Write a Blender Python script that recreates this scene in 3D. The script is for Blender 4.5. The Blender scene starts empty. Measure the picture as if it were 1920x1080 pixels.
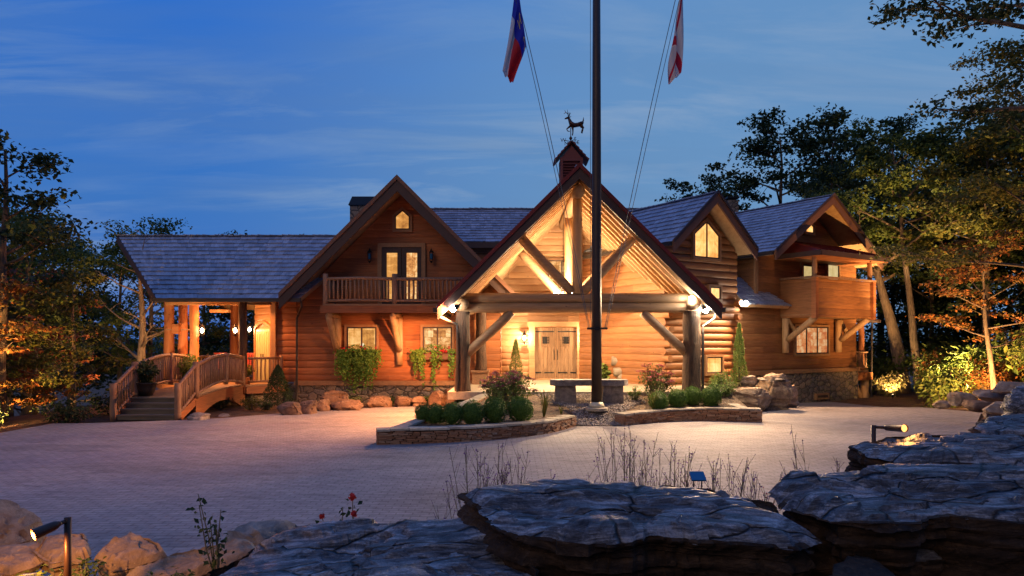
import bpy, math, random
from mathutils import Vector, Matrix, noise, Euler
R = math.radians
V = Vector
random.seed(7)
scene = bpy.context.scene
COL = scene.collection

# ------------------------------------------------------------------ camera
F_PX, HOR, EYE = 1300.0, 640.0, 2.4
cam_d = bpy.data.cameras.new('camera')
cam = bpy.data.objects.new('camera', cam_d); COL.objects.link(cam)
cam.location = (0, 0, EYE); cam.rotation_euler = (R(90), 0, 0)
cam_d.sensor_width = 36; cam_d.lens = 36*F_PX/1920; cam_d.shift_y = (HOR-540)/1920
cam_d.clip_start = 0.05; cam_d.clip_end = 12000
scene.camera = cam

# ------------------------------------------------------------------ view
scene.view_settings.view_transform = 'Standard'
scene.view_settings.look = 'None'
scene.view_settings.exposure = 0.0
scene.view_settings.gamma = 1.0
scene.cycles.use_denoising = True
scene.cycles.max_bounces = 6
scene.cycles.diffuse_bounces = 3
scene.cycles.glossy_bounces = 2
scene.cycles.transparent_max_bounces = 6
scene.cycles.sample_clamp_indirect = 4.0
scene.cycles.caustics_reflective = False
scene.cycles.caustics_refractive = False

# ------------------------------------------------------------------ node helper
class NT:
    def __init__(s, tree):
        s.t = tree; s.n = tree.nodes; s.l = tree.links
    def node(s, typ, **kw):
        n = s.n.new(typ)
        for k, v in kw.items():
            if k.startswith('i_'):
                key = k[2:]
                key = int(key) if key.isdigit() else key.replace('_', ' ')
                s.put(n.inputs[key], v)
            else: setattr(n, k, v)
        return n
    def put(s, inp, v):
        if isinstance(v, bpy.types.NodeSocket): s.l.new(v, inp)
        elif isinstance(v, (tuple, list)) and len(v) == 3 and inp.type == 'RGBA': inp.default_value = (*v, 1)
        else: inp.default_value = v
    def math(s, op, a, b=0.0, c=0.0, clamp=False):
        n = s.n.new('ShaderNodeMath'); n.operation = op; n.use_clamp = clamp
        s.put(n.inputs[0], a); s.put(n.inputs[1], b); s.put(n.inputs[2], c)
        return n.outputs[0]
    def mix(s, f, a, b, mode='MIX'):
        n = s.n.new('ShaderNodeMix'); n.data_type = 'RGBA'; n.blend_type = mode
        s.put(n.inputs[0], f); s.put(n.inputs[6], a); s.put(n.inputs[7], b)
        return n.outputs[2]
    def ramp(s, f, stops):
        n = s.n.new('ShaderNodeValToRGB'); el = n.color_ramp.elements
        while len(el) < len(stops): el.new(0.5)
        for e, (p, c) in zip(el, stops):
            e.position = p; e.color = (*c, 1) if len(c) == 3 else c
        s.put(n.inputs[0], f); return n.outputs[0]
    def scale(s, vec, sc):
        n = s.n.new('ShaderNodeMapping'); s.put(n.inputs['Vector'], vec); n.inputs['Scale'].default_value = sc
        return n.outputs[0]
    def noise(s, vec, scale=5, detail=4, rough=0.55, dist=0.0):
        n = s.n.new('ShaderNodeTexNoise'); s.put(n.inputs['Vector'], vec)
        n.inputs['Scale'].default_value = scale; n.inputs['Detail'].default_value = detail
        n.inputs['Roughness'].default_value = rough; n.inputs['Distortion'].default_value = dist
        return n.outputs['Fac']
    def voro(s, vec, scale=5, feature='F1', out='Distance', rnd=1.0):
        n = s.n.new('ShaderNodeTexVoronoi'); n.feature = feature; s.put(n.inputs['Vector'], vec)
        n.inputs['Scale'].default_value = scale; n.inputs['Randomness'].default_value = rnd
        return n.outputs[out]

# ------------------------------------------------------------------ world: dusk sky
SUN_EL, SUN_ROT = R(-1.5), R(-60)
world = bpy.data.worlds.new('World'); scene.world = world; world.use_nodes = True
w = NT(world.node_tree); w.n.clear()
out = w.node('ShaderNodeOutputWorld')
tc = w.node('ShaderNodeTexCoord').outputs['Generated']
sep = w.node('ShaderNodeSeparateXYZ', i_0=tc)
X_, Y_, Z_ = sep.outputs
dotn = w.node('ShaderNodeVectorMath', operation='DOT_PRODUCT', i_0=tc); dotn.inputs[1].default_value = V((.47, .85, .16)).normalized()
glow = w.node('ShaderNodeMapRange', i_0=dotn.outputs['Value'], interpolation_type='SMOOTHSTEP'); glow.inputs[1].default_value = .57; glow.inputs[2].default_value = 1.0
up = w.math('MAXIMUM', Z_, 0.0)
base = w.ramp(up, [(0, (.014, .130, .50)), (.18, (.020, .150, .50)), (.45, (.006, .135, .60)), (.75, (.03, .20, .80)), (1, (.04, .22, .85))])
back = w.node('ShaderNodeMapRange', i_0=Y_, interpolation_type='SMOOTHSTEP'); back.inputs[1].default_value = -.75; back.inputs[2].default_value = .45; back.inputs[3].default_value = .30; back.inputs[4].default_value = 1.0
base = w.mix(1.0, base, back.outputs[0], 'MULTIPLY')
sky1 = w.mix(w.math('MULTIPLY', glow.outputs[0], .82), base, (.150, .310, .52))
comb = w.node('ShaderNodeCombineXYZ')
zz = w.math('ADD', up, .12)
w.put(comb.inputs[0], w.math('DIVIDE', X_, zz)); w.put(comb.inputs[1], w.math('DIVIDE', Y_, zz))
rot = w.node('ShaderNodeMapping', i_Vector=comb.outputs[0]); rot.inputs['Rotation'].default_value = (0, 0, R(34)); rot.inputs['Scale'].default_value = (.55, 2.0, 1)
c1 = w.noise(rot.outputs[0], 1.7, 7, .62, .5)
c2 = w.noise(w.scale(comb.outputs[0], (.5, .8, 1)), .8, 3, .5)
cl = w.math('MULTIPLY', w.ramp(c1, [(.47, (0, 0, 0)), (.70, (1, 1, 1))]), w.ramp(c2, [(.40, (0, 0, 0)), (.58, (1, 1, 1))]))
sky2 = w.mix(w.math('MULTIPLY', cl, .9), sky1, (.24, .36, .55))
c3 = w.noise(w.scale(rot.outputs[0], (.8, .5, 1)), 1.1, 5, .55, .3)
sky2 = w.mix(w.math('MULTIPLY', w.ramp(c3, [(.45, (0, 0, 0)), (.75, (1, 1, 1))]), .40), sky2, (.11, .20, .37))
below = w.math('LESS_THAN', Z_, -.002)
sky3 = w.mix(below, sky2, (.012, .03, .08))
bg = w.node('ShaderNodeBackground', i_Color=sky3, i_Strength=1.0)
st = w.node('ShaderNodeTexSky', sky_type='NISHITA', sun_disc=False)
st.sun_elevation = SUN_EL; st.sun_rotation = SUN_ROT
bg2 = w.node('ShaderNodeBackground', i_Color=st.outputs[0], i_Strength=.05)
add = w.node('ShaderNodeAddShader', i_0=bg.outputs[0], i_1=bg2.outputs[0])
w.l.new(add.outputs[0], out.inputs[0])

# added fill from behind the camera to lift the shadows: broad, warm sun
sd = bpy.data.lights.new('fill_sun', 'SUN'); sd.energy = .52; sd.angle = R(30); sd.color = (1, .66, .42)
so = bpy.data.objects.new('fill_sun', sd); COL.objects.link(so); so.rotation_euler = (R(62), 0, R(-28)); so.location = (0, 0, 40)

# ------------------------------------------------------------------ mesh helper
def P(px, py, Y):
    return V(((px-960)/F_PX*Y, Y, EYE-(py-HOR)/F_PX*Y))
def PX(px, Y): return (px-960)/F_PX*Y
def PZ(py, Y): return EYE-(py-HOR)/F_PX*Y

class MB:
    def __init__(s): s.v = []; s.f = []; s.uv = None
    def quad(s, *p):
        i = len(s.v); s.v += [tuple(q) for q in p]; s.f.append(tuple(range(i, i+len(p))))
    def hexa(s, p):          # 8 points: bottom ring, top ring
        i = len(s.v); s.v += [tuple(q) for q in p]
        for f in ((3, 2, 1, 0), (4, 5, 6, 7), (0, 1, 5, 4), (1, 2, 6, 5), (2, 3, 7, 6), (3, 0, 4, 7)):
            s.f.append(tuple(i+k for k in f))
    def box(s, c, sz, rz=0.0):
        c = V(c); x, y, z = sz[0]/2, sz[1]/2, sz[2]/2
        m = Matrix.Rotation(rz, 3, 'Z')
        s.hexa([c+m @ V(q) for q in ((-x, -y, -z), (x, -y, -z), (x, y, -z), (-x, y, -z), (-x, -y, z), (x, -y, z), (x, y, z), (-x, y, z))])
    def beam(s, a, b, wd, ht, up=(0, 0, 1)):
        a, b, up = V(a), V(b), V(up); d = (b-a).normalized()
        sd = d.cross(up).normalized()*wd/2; u = sd.cross(d).normalized()*ht/2
        s.hexa([a-sd-u, a+sd-u, b+sd-u, b-sd-u, a-sd+u, a+sd+u, b+sd+u, b-sd+u])
    def prism(s, poly, off):  # polygon (3-D points) pushed by off
        off = V(off); i = len(s.v); n = len(poly)
        s.v += [tuple(q) for q in poly]+[tuple(V(q)+off) for q in poly]
        s.f.append(tuple(range(i, i+n))[::-1]); s.f.append(tuple(range(i+n, i+2*n)))
        for k in range(n):
            j = (k+1) % n; s.f.append((i+k, i+j, i+n+j, i+n+k))
    def tube(s, pts, rad, n=10, wob=0.0, cap=True, flat=1.0):
        pts = [V(p) for p in pts]; m = len(pts)
        if not isinstance(rad, (list, tuple)): rad = [rad]*m
        i0 = len(s.v); ref = None
        for k in range(m):
            d = (pts[min(k+1, m-1)]-pts[max(k-1, 0)]).normalized()
            if ref is None: ref = V((0, 0, 1)) if abs(d.z) < .9 else V((0, 1, 0))
            a = d.cross(ref).normalized(); b = a.cross(d).normalized(); ref = b
            for q in range(n):
                t = 2*math.pi*q/n; r = rad[k]*(1+wob*(random.random()*2-1))
                s.v.append(tuple(pts[k]+a*math.cos(t)*r+b*math.sin(t)*r*flat))
        for k in range(m-1):
            for q in range(n):
                q2 = (q+1) % n
                s.f.append((i0+k*n+q, i0+k*n+q2, i0+(k+1)*n+q2, i0+(k+1)*n+q))
        if cap:
            s.f.append(tuple(i0+q for q in range(n))[::-1]); s.f.append(tuple(i0+(m-1)*n+q for q in range(n)))
    def lathe(s, c, prof, n=16):
        c = V(c); i0 = len(s.v); m = len(prof)
        for r, z in prof:
            for q in range(n):
                t = 2*math.pi*q/n; s.v.append((c.x+r*math.cos(t), c.y+r*math.sin(t), c.z+z))
        for k in range(m-1):
            for q in range(n):
                q2 = (q+1) % n; s.f.append((i0+k*n+q, i0+k*n+q2, i0+(k+1)*n+q2, i0+(k+1)*n+q))
        s.f.append(tuple(i0+q for q in range(n))[::-1]); s.f.append(tuple(i0+(m-1)*n+q for q in range(n)))
    def log(s, a, b, r, n=12, seg=6, wob=.05, taper=0.0):
        a, b = V(a), V(b)
        pts = []; rr = []
        for k in range(seg+1):
            t = k/seg; p = a.lerp(b, t)
            j = .02*r if 0 < k < seg else 0
            pts.append(p+V((random.uniform(-j, j), random.uniform(-j, j), random.uniform(-j, j))))
            rr.append(r*(1-taper*t)*(1+random.uniform(-.03, .03)))
        s.tube(pts, rr, n, wob)
    def leaf(s, c, nrm, size, asp=.6):
        t = nrm.orthogonal().normalized(); t = Matrix.Rotation(random.uniform(0, 6.28), 3, nrm) @ t
        b = nrm.cross(t); i = len(s.v)
        k = nrm*size*.12
        s.v += [tuple(c-t*size*.5), tuple(c+b*size*asp*.5+k), tuple(c+t*size*.5), tuple(c-b*size*asp*.5+k)]
        s.f.append((i, i+1, i+2, i+3))
    def mesh(s, name, smooth=False):
        me = bpy.data.meshes.new(name); me.from_pydata(s.v, [], s.f); me.update()
        if smooth: me.polygons.foreach_set('use_smooth', [True]*len(me.polygons))
        return me

def put_parent(o, parent):
    if parent is not None:
        o.parent = parent
        r = parent
        chain = Matrix.Identity(4)
        mats = []
        while r is not None:
            mats.append(Matrix.LocRotScale(r.location, r.rotation_euler, r.scale) if r.parent is None else r.matrix_parent_inverse @ Matrix.LocRotScale(r.location, r.rotation_euler, r.scale)); r = r.parent
        for m in reversed(mats): chain = chain @ m
        o.matrix_parent_inverse = chain.inverted()
def ob(name, mb, m, parent=None, smooth=False, auto=False):
    me = mb if isinstance(mb, bpy.types.Mesh) else mb.mesh(name, smooth)
    if m is not None and not me.materials: me.materials.append(m)
    o = bpy.data.objects.new(name, me); COL.objects.link(o)
    put_parent(o, parent)
    if auto: 
        try: me.set_sharp_from_angle(angle=R(40)); me.polygons.foreach_set('use_smooth', [True]*len(me.polygons))
        except Exception: pass
    return o
def tag(o, label=None, cat=None, group=None, kind=None):
    if label: o['label'] = label
    if cat: o['category'] = cat
    if group: o['group'] = group
    if kind: o['kind'] = kind
    return o
def thing(name, loc, label, cat, group=None, rz=0.0):
    o = bpy.data.objects.new(name, None); COL.objects.link(o); o.location = loc; o.rotation_euler = (0, 0, rz)
    o.empty_display_size = .2
    return tag(o, label, cat, group)
def dup(root, loc, rz=0.0, sc=1.0, label=None):
    r = root.copy(); COL.objects.link(r); r.location = loc; r.rotation_euler = (0, 0, rz); r.scale = (sc, sc, sc) if not isinstance(sc, tuple) else sc
    if label: r['label'] = label
    for ch in list(root.children):
        c = ch.copy(); COL.objects.link(c); c.parent = r
        for g in list(ch.children):
            d = g.copy(); COL.objects.link(d); d.parent = c
    return r
def lamp(name, loc, watts, col=(1, .62, .30), r=.06, typ='POINT', target=None, size=120, blend=.6, parent=None):
    d = bpy.data.lights.new(name, typ); d.energy = watts; d.color = col; d.shadow_soft_size = r
    o = bpy.data.objects.new(name, d); COL.objects.link(o); o.location = loc
    if typ == 'SPOT':
        d.spot_size = R(size); d.spot_blend = blend
        o.rotation_euler = (V(target)-V(loc)).to_track_quat('-Z', 'Y').to_euler()
    put_parent(o, parent)
    return o

# ------------------------------------------------------------------ materials
M = {}
def mat(name, fn, bump=None):
    m = bpy.data.materials.new(name); m.use_nodes = True
    t = NT(m.node_tree); b = t.n['Principled BSDF']
    fn(t, b); M[name] = m; return m
def bump(t, b, h, strength=.4, dist=.02):
    n = t.node('ShaderNodeBump', i_Height=h, i_Strength=strength, i_Distance=dist)
    t.l.new(n.outputs[0], b.inputs['Normal'])
def pos(t): return t.node('ShaderNodeNewGeometry').outputs['Position']
def isl(t): return t.node('ShaderNodeNewGeometry').outputs['Random Per Island']
def objc(t): return t.node('ShaderNodeTexCoord').outputs['Object']
def wood(name, light, dark, sc=(1.2, 1.2, 16), knots=True, rough=.65, course=None, bs=.35):
    def fn(t, b):
        p = pos(t)
        g = t.noise(t.scale(p, sc), 1.6, 6, .6, .4)
        c = t.mix(t.ramp(g, [(.3, (0, 0, 0)), (.72, (1, 1, 1))]), dark, light)
        if course:
            z = t.node('ShaderNodeSeparateXYZ', i_0=p).outputs[2]
            k = t.math('FLOOR', t.math('DIVIDE', z, course))
            xs = t.math('FLOOR', t.math('ADD', t.math('MULTIPLY', t.node('ShaderNodeSeparateXYZ', i_0=p).outputs[0], .23), t.math('MULTIPLY', k, .37)))
            wn = t.node('ShaderNodeTexWhiteNoise', noise_dimensions='2D'); cb = t.node('ShaderNodeCombineXYZ', i_0=k, i_1=xs); t.l.new(cb.outputs[0], wn.inputs['Vector'])
            c = t.mix(1.0, c, t.ramp(wn.outputs['Value'], [(0, (.72, .68, .66)), (1, (1.12, 1.1, 1.06))]), 'MULTIPLY')
            fr = t.math('FRACT', t.math('DIVIDE', z, course))
        big = t.noise(p, .55, 3, .5)
        c = t.mix(1.0, c, t.ramp(big, [(.3, (.8, .78, .76)), (.7, (1.1, 1.1, 1.1))]), 'MULTIPLY')
        if knots:
            kv = t.voro(t.scale(p, (1, 1, 1.6)), 2.6)
            c = t.mix(t.ramp(kv, [(.05, (.75, .75, .75)), (.11, (0, 0, 0))]), c, tuple(x*.35 for x in dark))
        t.put(b.inputs['Base Color'], c); b.inputs['Roughness'].default_value = rough
        bump(t, b, g, bs, .012)
    return mat(name, fn)
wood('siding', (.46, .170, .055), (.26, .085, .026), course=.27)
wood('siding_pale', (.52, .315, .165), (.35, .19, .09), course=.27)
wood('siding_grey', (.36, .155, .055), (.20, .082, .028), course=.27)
wood('log_peeled', (.52, .34, .18), (.36, .21, .10), sc=(7, 7, 1.0))
wood('log_red', (.44, .17, .06), (.30, .10, .035), sc=(7, 7, 1.0))
wood('log_beam', (.36, .22, .115), (.20, .115, .06), sc=(1.0, 9, 9))
wood('rail_wood', (.36, .20, .11), (.20, .11, .065), sc=(9, 9, 1.4))
wood('soffit', (.56, .38, .20), (.43, .26, .12), sc=(6, 1.2, 6), knots=True)
wood('plank', (.32, .20, .11), (.15, .085, .045), sc=(14, 14, 1.0))
wood('deck_wood', (.34, .20, .10), (.20, .11, .06), sc=(1.0, 8, 8), knots=False)
wood('step_wood', (.20, .16, .11), (.11, .085, .06), sc=(1.0, 8, 8), knots=False)
wood('drift', (.30, .25, .20), (.17, .135, .10), sc=(1.2, 8, 8), knots=False)
def _bark(c0, c1):
    def fn(t, b):
        p = pos(t)
        g = t.noise(t.scale(p, (9, 9, 1.1)), 2.2, 6, .65, 1.0)
        t.put(b.inputs['Base Color'], t.mix(t.ramp(g, [(.35, (0, 0, 0)), (.68, (1, 1, 1))]), c0, c1))
        b.inputs['Roughness'].default_value = .85
        bump(t, b, g, 1.0, .05)
    return fn
mat('bark', _bark((.026, .014, .009), (.125, .066, .036)))
mat('bark_tree', _bark((.05, .038, .028), (.21, .15, .10)))
mat('bark_pale', _bark((.16, .11, .075), (.40, .29, .20)))
def _plain(c, rough=.5, metal=0.0, nz=.12, sc=6):
    def fn(t, b):
        g = t.noise(pos(t), sc, 4, .6)
        t.put(b.inputs['Base Color'], t.mix(g, tuple(x*(1-nz*2) for x in c), tuple(min(1, x*(1+nz*2)) for x in c)))
        b.inputs['Roughness'].default_value = rough; b.inputs['Metallic'].default_value = metal
    return fn
mat('trim_dark', _plain((.050, .028, .025), .6))
mat('trim_brown', _plain((.16, .075, .045), .6))
mat('casing', _plain((.30, .16, .075), .6, nz=.2))
mat('iron', _plain((.018, .018, .02), .45, .6))
mat('bronze', _plain((.09, .045, .03), .45, .7))
mat('gutter', _plain((.05, .042, .038), .4, .3))
mat('pole_paint', _plain((.040, .026, .020), .5, .1, .25, 3))
mat('zinc', _plain((.55, .5, .36), .5, .3))
mat('red_metal', _plain((.17, .024, .02), .38, .35))
mat('cupola_red', _plain((.21, .055, .045), .6))
mat('rope', _plain((.10, .12, .15), .8))
mat('cream_door', _plain((.42, .40, .22), .5))
mat('red_paint', _plain((.35, .05, .03), .5))
mat('soil', _plain((.075, .042, .025), .95, nz=.35, sc=14))
mat('pot', _plain((.04, .028, .02), .7))
mat('blue_glass', _plain((.02, .10, .22), .2))
def _shake(c0, c1):
    def fn(t, b):
        r = isl(t); p = pos(t)
        g = t.noise(t.scale(p, (14, 3, 3)), 2, 4, .6)
        c = t.mix(r, c0, c1); c = t.mix(1.0, c, t.ramp(g, [(.3, (.7, .7, .7)), (.7, (1.15, 1.15, 1.15))]), 'MULTIPLY')
        t.put(b.inputs['Base Color'], c); b.inputs['Roughness'].default_value = .5
        b.inputs['Specular IOR Level'].default_value = .55
        bump(t, b, g, .35, .01)
    return fn
mat('shakes', _shake((.21, .245, .33), (.37, .42, .54)))
def _stone(t, b):
    p = pos(t); q = t.node('ShaderNodeVectorMath', operation='ADD', i_0=p)
    nn = t.node('ShaderNodeTexNoise', i_Vector=p); nn.inputs['Scale'].default_value = 3
    mul = t.node('ShaderNodeVectorMath', operation='SCALE', i_0=nn.outputs['Color']); mul.inputs['Scale'].default_value = .22
    t.l.new(mul.outputs[0], q.inputs[1]); pv = t.scale(q.outputs[0], (1, 1, 1.5))
    e = t.voro(pv, 2.9, 'DISTANCE_TO_EDGE'); cc = t.voro(pv, 2.9, 'F1', 'Color')
    f = t.node('ShaderNodeSeparateColor', i_0=cc).outputs[0]
    g = t.noise(p, 12, 5, .65)
    c = t.ramp(f, [(0, (.12, .10, .085)), (.35, (.24, .19, .14)), (.65, (.17, .15, .14)), (1, (.31, .23, .155))])
    c = t.mix(1.0, c, t.ramp(g, [(.3, (.6, .6, .6)), (.7, (1.2, 1.2, 1.2))]), 'MULTIPLY')
    c = t.mix(t.ramp(e, [(.02, (1, 1, 1)), (.055, (0, 0, 0))]), c, (.07, .06, .05))
    t.put(b.inputs['Base Color'], c); b.inputs['Roughness'].default_value = .85
    h = t.math('ADD', t.ramp(e, [(0, (0, 0, 0)), (.14, (1, 1, 1))]), t.math('MULTIPLY', g, .35)); bump(t, b, h, .9, .05)
mat('fieldstone', _stone)
def _drystone(t, b):
    r = isl(t); p = pos(t); g = t.noise(t.scale(p, (6, 6, 14)), 2, 6, .7)
    c = t.ramp(r, [(0, (.24, .11, .055)), (.3, (.38, .19, .10)), (.6, (.29, .16, .09)), (.85, (.46, .28, .17)), (1, (.34, .26, .20))])
    c = t.mix(1.0, c, t.ramp(g, [(.3, (.6, .6, .6)), (.7, (1.2, 1.2, 1.2))]), 'MULTIPLY')
    t.put(b.inputs['Base Color'], c); b.inputs['Roughness'].default_value = .85; bump(t, b, g, .8, .02)
mat('drystone', _drystone)
def _cap(t, b):
    r = isl(t); p = pos(t); g = t.noise(p, 9, 6, .65)
    c = t.mix(r, (.30, .25, .18), (.46, .40, .30)); c = t.mix(1.0, c, t.ramp(g, [(.3, (.7, .7, .7)), (.7, (1.15, 1.15, 1.15))]), 'MULTIPLY')
    t.put(b.inputs['Base Color'], c); b.inputs['Roughness'].default_value = .8; bump(t, b, g, .6, .015)
mat('capstone', _cap)
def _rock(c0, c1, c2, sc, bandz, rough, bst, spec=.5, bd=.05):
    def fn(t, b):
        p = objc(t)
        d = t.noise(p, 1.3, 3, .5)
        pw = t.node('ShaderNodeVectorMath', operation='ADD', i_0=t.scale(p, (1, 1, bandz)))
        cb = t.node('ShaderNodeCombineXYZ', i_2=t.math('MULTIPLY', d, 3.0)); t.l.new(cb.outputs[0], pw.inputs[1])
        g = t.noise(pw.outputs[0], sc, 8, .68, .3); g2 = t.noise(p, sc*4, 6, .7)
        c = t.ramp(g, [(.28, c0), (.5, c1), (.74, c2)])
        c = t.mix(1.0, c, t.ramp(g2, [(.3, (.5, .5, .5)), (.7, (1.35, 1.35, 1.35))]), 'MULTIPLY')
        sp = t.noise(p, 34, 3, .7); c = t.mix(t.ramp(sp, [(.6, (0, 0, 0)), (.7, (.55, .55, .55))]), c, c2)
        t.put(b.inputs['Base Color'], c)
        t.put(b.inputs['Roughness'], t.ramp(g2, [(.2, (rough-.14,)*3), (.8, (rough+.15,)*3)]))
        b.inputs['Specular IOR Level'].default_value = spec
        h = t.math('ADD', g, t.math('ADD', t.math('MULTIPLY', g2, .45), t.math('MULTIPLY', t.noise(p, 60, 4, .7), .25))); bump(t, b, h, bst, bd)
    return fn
def _slate(t, b):
    p = objc(t); wv = t.node('ShaderNodeTexNoise', i_Vector=p); wv.inputs['Scale'].default_value = 1.6; wv.inputs['Detail'].default_value = 3
    sc_ = t.node('ShaderNodeVectorMath', operation='SCALE', i_0=wv.outputs['Color']); sc_.inputs['Scale'].default_value = .16
    pw = t.node('ShaderNodeVectorMath', operation='ADD', i_0=p, i_1=sc_.outputs[0]).outputs[0]
    f1 = t.noise(t.scale(pw, (.9, 4.2, 12)), 2.4, 8, .72); f2 = t.noise(t.scale(pw, (2.6, 13, 30)), 2.4, 5, .72); gr = t.noise(p, 70, 3, .7); big = t.noise(p, 1.1, 4, .6)
    q = t.math('ADD', t.math('MULTIPLY', f1, .62), t.math('ADD', t.math('MULTIPLY', f2, .26), t.math('MULTIPLY', big, .14)))
    c = t.ramp(q, [(.33, (.006, .006, .008)), (.44, (.04, .04, .047)), (.515, (.13, .135, .15)), (.61, (.46, .47, .50))])  # slate streaks; the palest stops put highlights into the colour
    ck = t.voro(t.scale(pw, (.8, 2.2, 3.0)), 1.5, 'DISTANCE_TO_EDGE'); c = t.mix(t.ramp(ck, [(.006, (1, 1, 1)), (.022, (0, 0, 0))]), c, (.006, .006, .007))
    c = t.mix(t.ramp(big, [(.52, (0, 0, 0)), (.68, (.45, .45, .45))]), c, (.10, .065, .04))
    c = t.mix(1.0, c, t.ramp(gr, [(.3, (.6, .6, .6)), (.7, (1.35, 1.35, 1.35))]), 'MULTIPLY')
    t.put(b.inputs['Base Color'], c); t.put(b.inputs['Roughness'], t.ramp(f2, [(.3, (.30,)*3), (.7, (.62,)*3)])); b.inputs['Specular IOR Level'].default_value = .5
    h = t.math('ADD', f1, t.math('ADD', t.math('MULTIPLY', f2, .5), t.math('ADD', t.math('MULTIPLY', gr, .12), t.ramp(ck, [(0, (0, 0, 0)), (.03, (.6, .6, .6))])))); bump(t, b, h, 1.0, .035)
mat('slate_rock', _slate)
mat('tan_rock', _rock((.12, .075, .045), (.30, .20, .13), (.46, .36, .26), 1.6, 2.2, .75, .8))
mat('rust_shade_rock', _rock((.010, .007, .005), (.045, .028, .018), (.12, .075, .045), 3.0, 6.0, .75, 1.0, .25))  # rusty fracture stone, darkened so the sides carry shade in their colour
mat('brown_rock', _rock((.05, .028, .018), (.17, .092, .055), (.28, .18, .12), 1.8, 2.2, .8, .9))
mat('grey_rock', _rock((.11, .09, .08), (.24, .20, .17), (.40, .34, .29), 1.6, 2.2, .75, .8))
def _paver(t, b):
    p = pos(t)
    wn = t.noise(t.scale(p, (.5, 1.2, 1)), .45, 6, .62, .6)
    br = t.node('ShaderNodeTexBrick', i_Vector=t.node('ShaderNodeMapping', i_Vector=p).outputs[0])
    br.inputs['Scale'].default_value = 1.0; br.inputs['Brick Width'].default_value = .23; br.inputs['Row Height'].default_value = .115
    br.inputs['Mortar Size'].default_value = .010; br.inputs['Mortar Smooth'].default_value = .3; br.inputs['Bias'].default_value = 0
    t.put(br.inputs['Color1'], (.265, .240, .240)); t.put(br.inputs['Color2'], (.315, .285, .28)); t.put(br.inputs['Mortar'], (.20, .17, .165))
    g = t.noise(p, 7, 6, .65)
    c = t.mix(1.0, br.outputs['Color'], t.ramp(g, [(.3, (.75, .75, .75)), (.7, (1.15, 1.15, 1.15))]), 'MULTIPLY')
    st_ = t.noise(t.scale(p, (.9, 2.4, 1)), 1.3, 6, .7, 1.2); c = t.mix(1.0, c, t.ramp(st_, [(.36, (.74, .73, .73)), (.48, (1, 1, 1)), (.66, (1.10, 1.09, 1.08))]), 'MULTIPLY')
    c = t.mix(1.0, c, t.ramp(wn, [(.3, (.70, .69, .69)), (.5, (1, 1, 1)), (.72, (1.16, 1.14, 1.12))]), 'MULTIPLY')
    t.put(b.inputs['Base Color'], c); b.inputs['Roughness'].default_value = .72
    h = t.math('ADD', t.math('MULTIPLY', t.math('SUBTRACT', 1.0, br.outputs['Fac']), 1.0), t.math('MULTIPLY', g, .5)); bump(t, b, h, .9, .018)
mat('paver', _paver)
def _ground(t, b):
    p = pos(t); g = t.noise(p, 2.2, 8, .7); h = t.noise(p, 18, 5, .7)
    c = t.ramp(g, [(.3, (.04, .02, .010)), (.5, (.12, .055, .026)), (.62, (.17, .08, .035)), (.78, (.05, .05, .018))])
    t.put(b.inputs['Base Color'], c); b.inputs['Roughness'].default_value = .95; bump(t, b, t.math('ADD', g, t.math('MULTIPLY', h, .6)), 1.0, .12)
mat('earth', _ground)
def _mulch(t, b):
    p = pos(t); g = t.voro(t.scale(p, (1, 1, 1)), 26, 'F1', 'Color'); f = t.node('ShaderNodeSeparateColor', i_0=g).outputs[0]
    c = t.ramp(f, [(0, (.06, .035, .02)), (.6, (.14, .085, .05)), (1, (.24, .17, .10))])
    t.put(b.inputs['Base Color'], c); b.inputs['Roughness'].default_value = .95
    bump(t, b, f, 1.0, .03)
mat('mulch', _mulch)
def _gravel(t, b):
    r = isl(t)
    t.put(b.inputs['Base Color'], t.ramp(r, [(0, (.10, .09, .085)), (.5, (.24, .20, .17)), (1, (.40, .34, .29))])); b.inputs['Roughness'].default_value = .8
mat('gravel', _gravel)
def _hill(t, b):
    g = t.noise(pos(t), .02, 6, .6)
    t.put(b.inputs['Base Color'], t.mix(g, (.02, .035, .03), (.045, .06, .05))); b.inputs['Roughness'].default_value = 1
mat('hill', _hill)
def _leaf(stops, tr=.25):
    def fn(t, b):
        r = isl(t); p = pos(t); n = t.noise(p, .9, 2, .5)
        f = t.math('ADD', t.math('MULTIPLY', r, .6), t.math('MULTIPLY', n, .5))
        c = t.ramp(f, stops); t.put(b.inputs['Base Color'], c); b.inputs['Roughness'].default_value = .6
        b.inputs['Specular IOR Level'].default_value = .25
        trn = t.node('ShaderNodeBsdfTranslucent', i_Color=c); mx = t.node('ShaderNodeMixShader', i_0=tr)
        t.l.new(b.outputs[0], mx.inputs[1]); t.l.new(trn.outputs[0], mx.inputs[2])
        o = t.n['Material Output']; t.l.new(mx.outputs[0], o.inputs[0])
    return fn
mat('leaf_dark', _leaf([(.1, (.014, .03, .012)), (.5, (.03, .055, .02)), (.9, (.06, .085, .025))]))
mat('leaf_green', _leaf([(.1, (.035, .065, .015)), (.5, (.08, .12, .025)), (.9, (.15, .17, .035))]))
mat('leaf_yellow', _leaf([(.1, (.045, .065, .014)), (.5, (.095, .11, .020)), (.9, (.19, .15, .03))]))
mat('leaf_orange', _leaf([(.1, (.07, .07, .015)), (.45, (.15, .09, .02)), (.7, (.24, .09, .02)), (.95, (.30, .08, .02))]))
mat('leaf_red', _leaf([(.1, (.10, .03, .012)), (.5, (.20, .05, .018)), (.9, (.28, .09, .025))]))
mat('leaf_box', _leaf([(.1, (.03, .075, .014)), (.5, (.07, .155, .025)), (.9, (.14, .24, .045))]))
mat('leaf_lime', _leaf([(.1, (.08, .14, .03)), (.5, (.15, .22, .05)), (.9, (.26, .32, .09))]))
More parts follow.
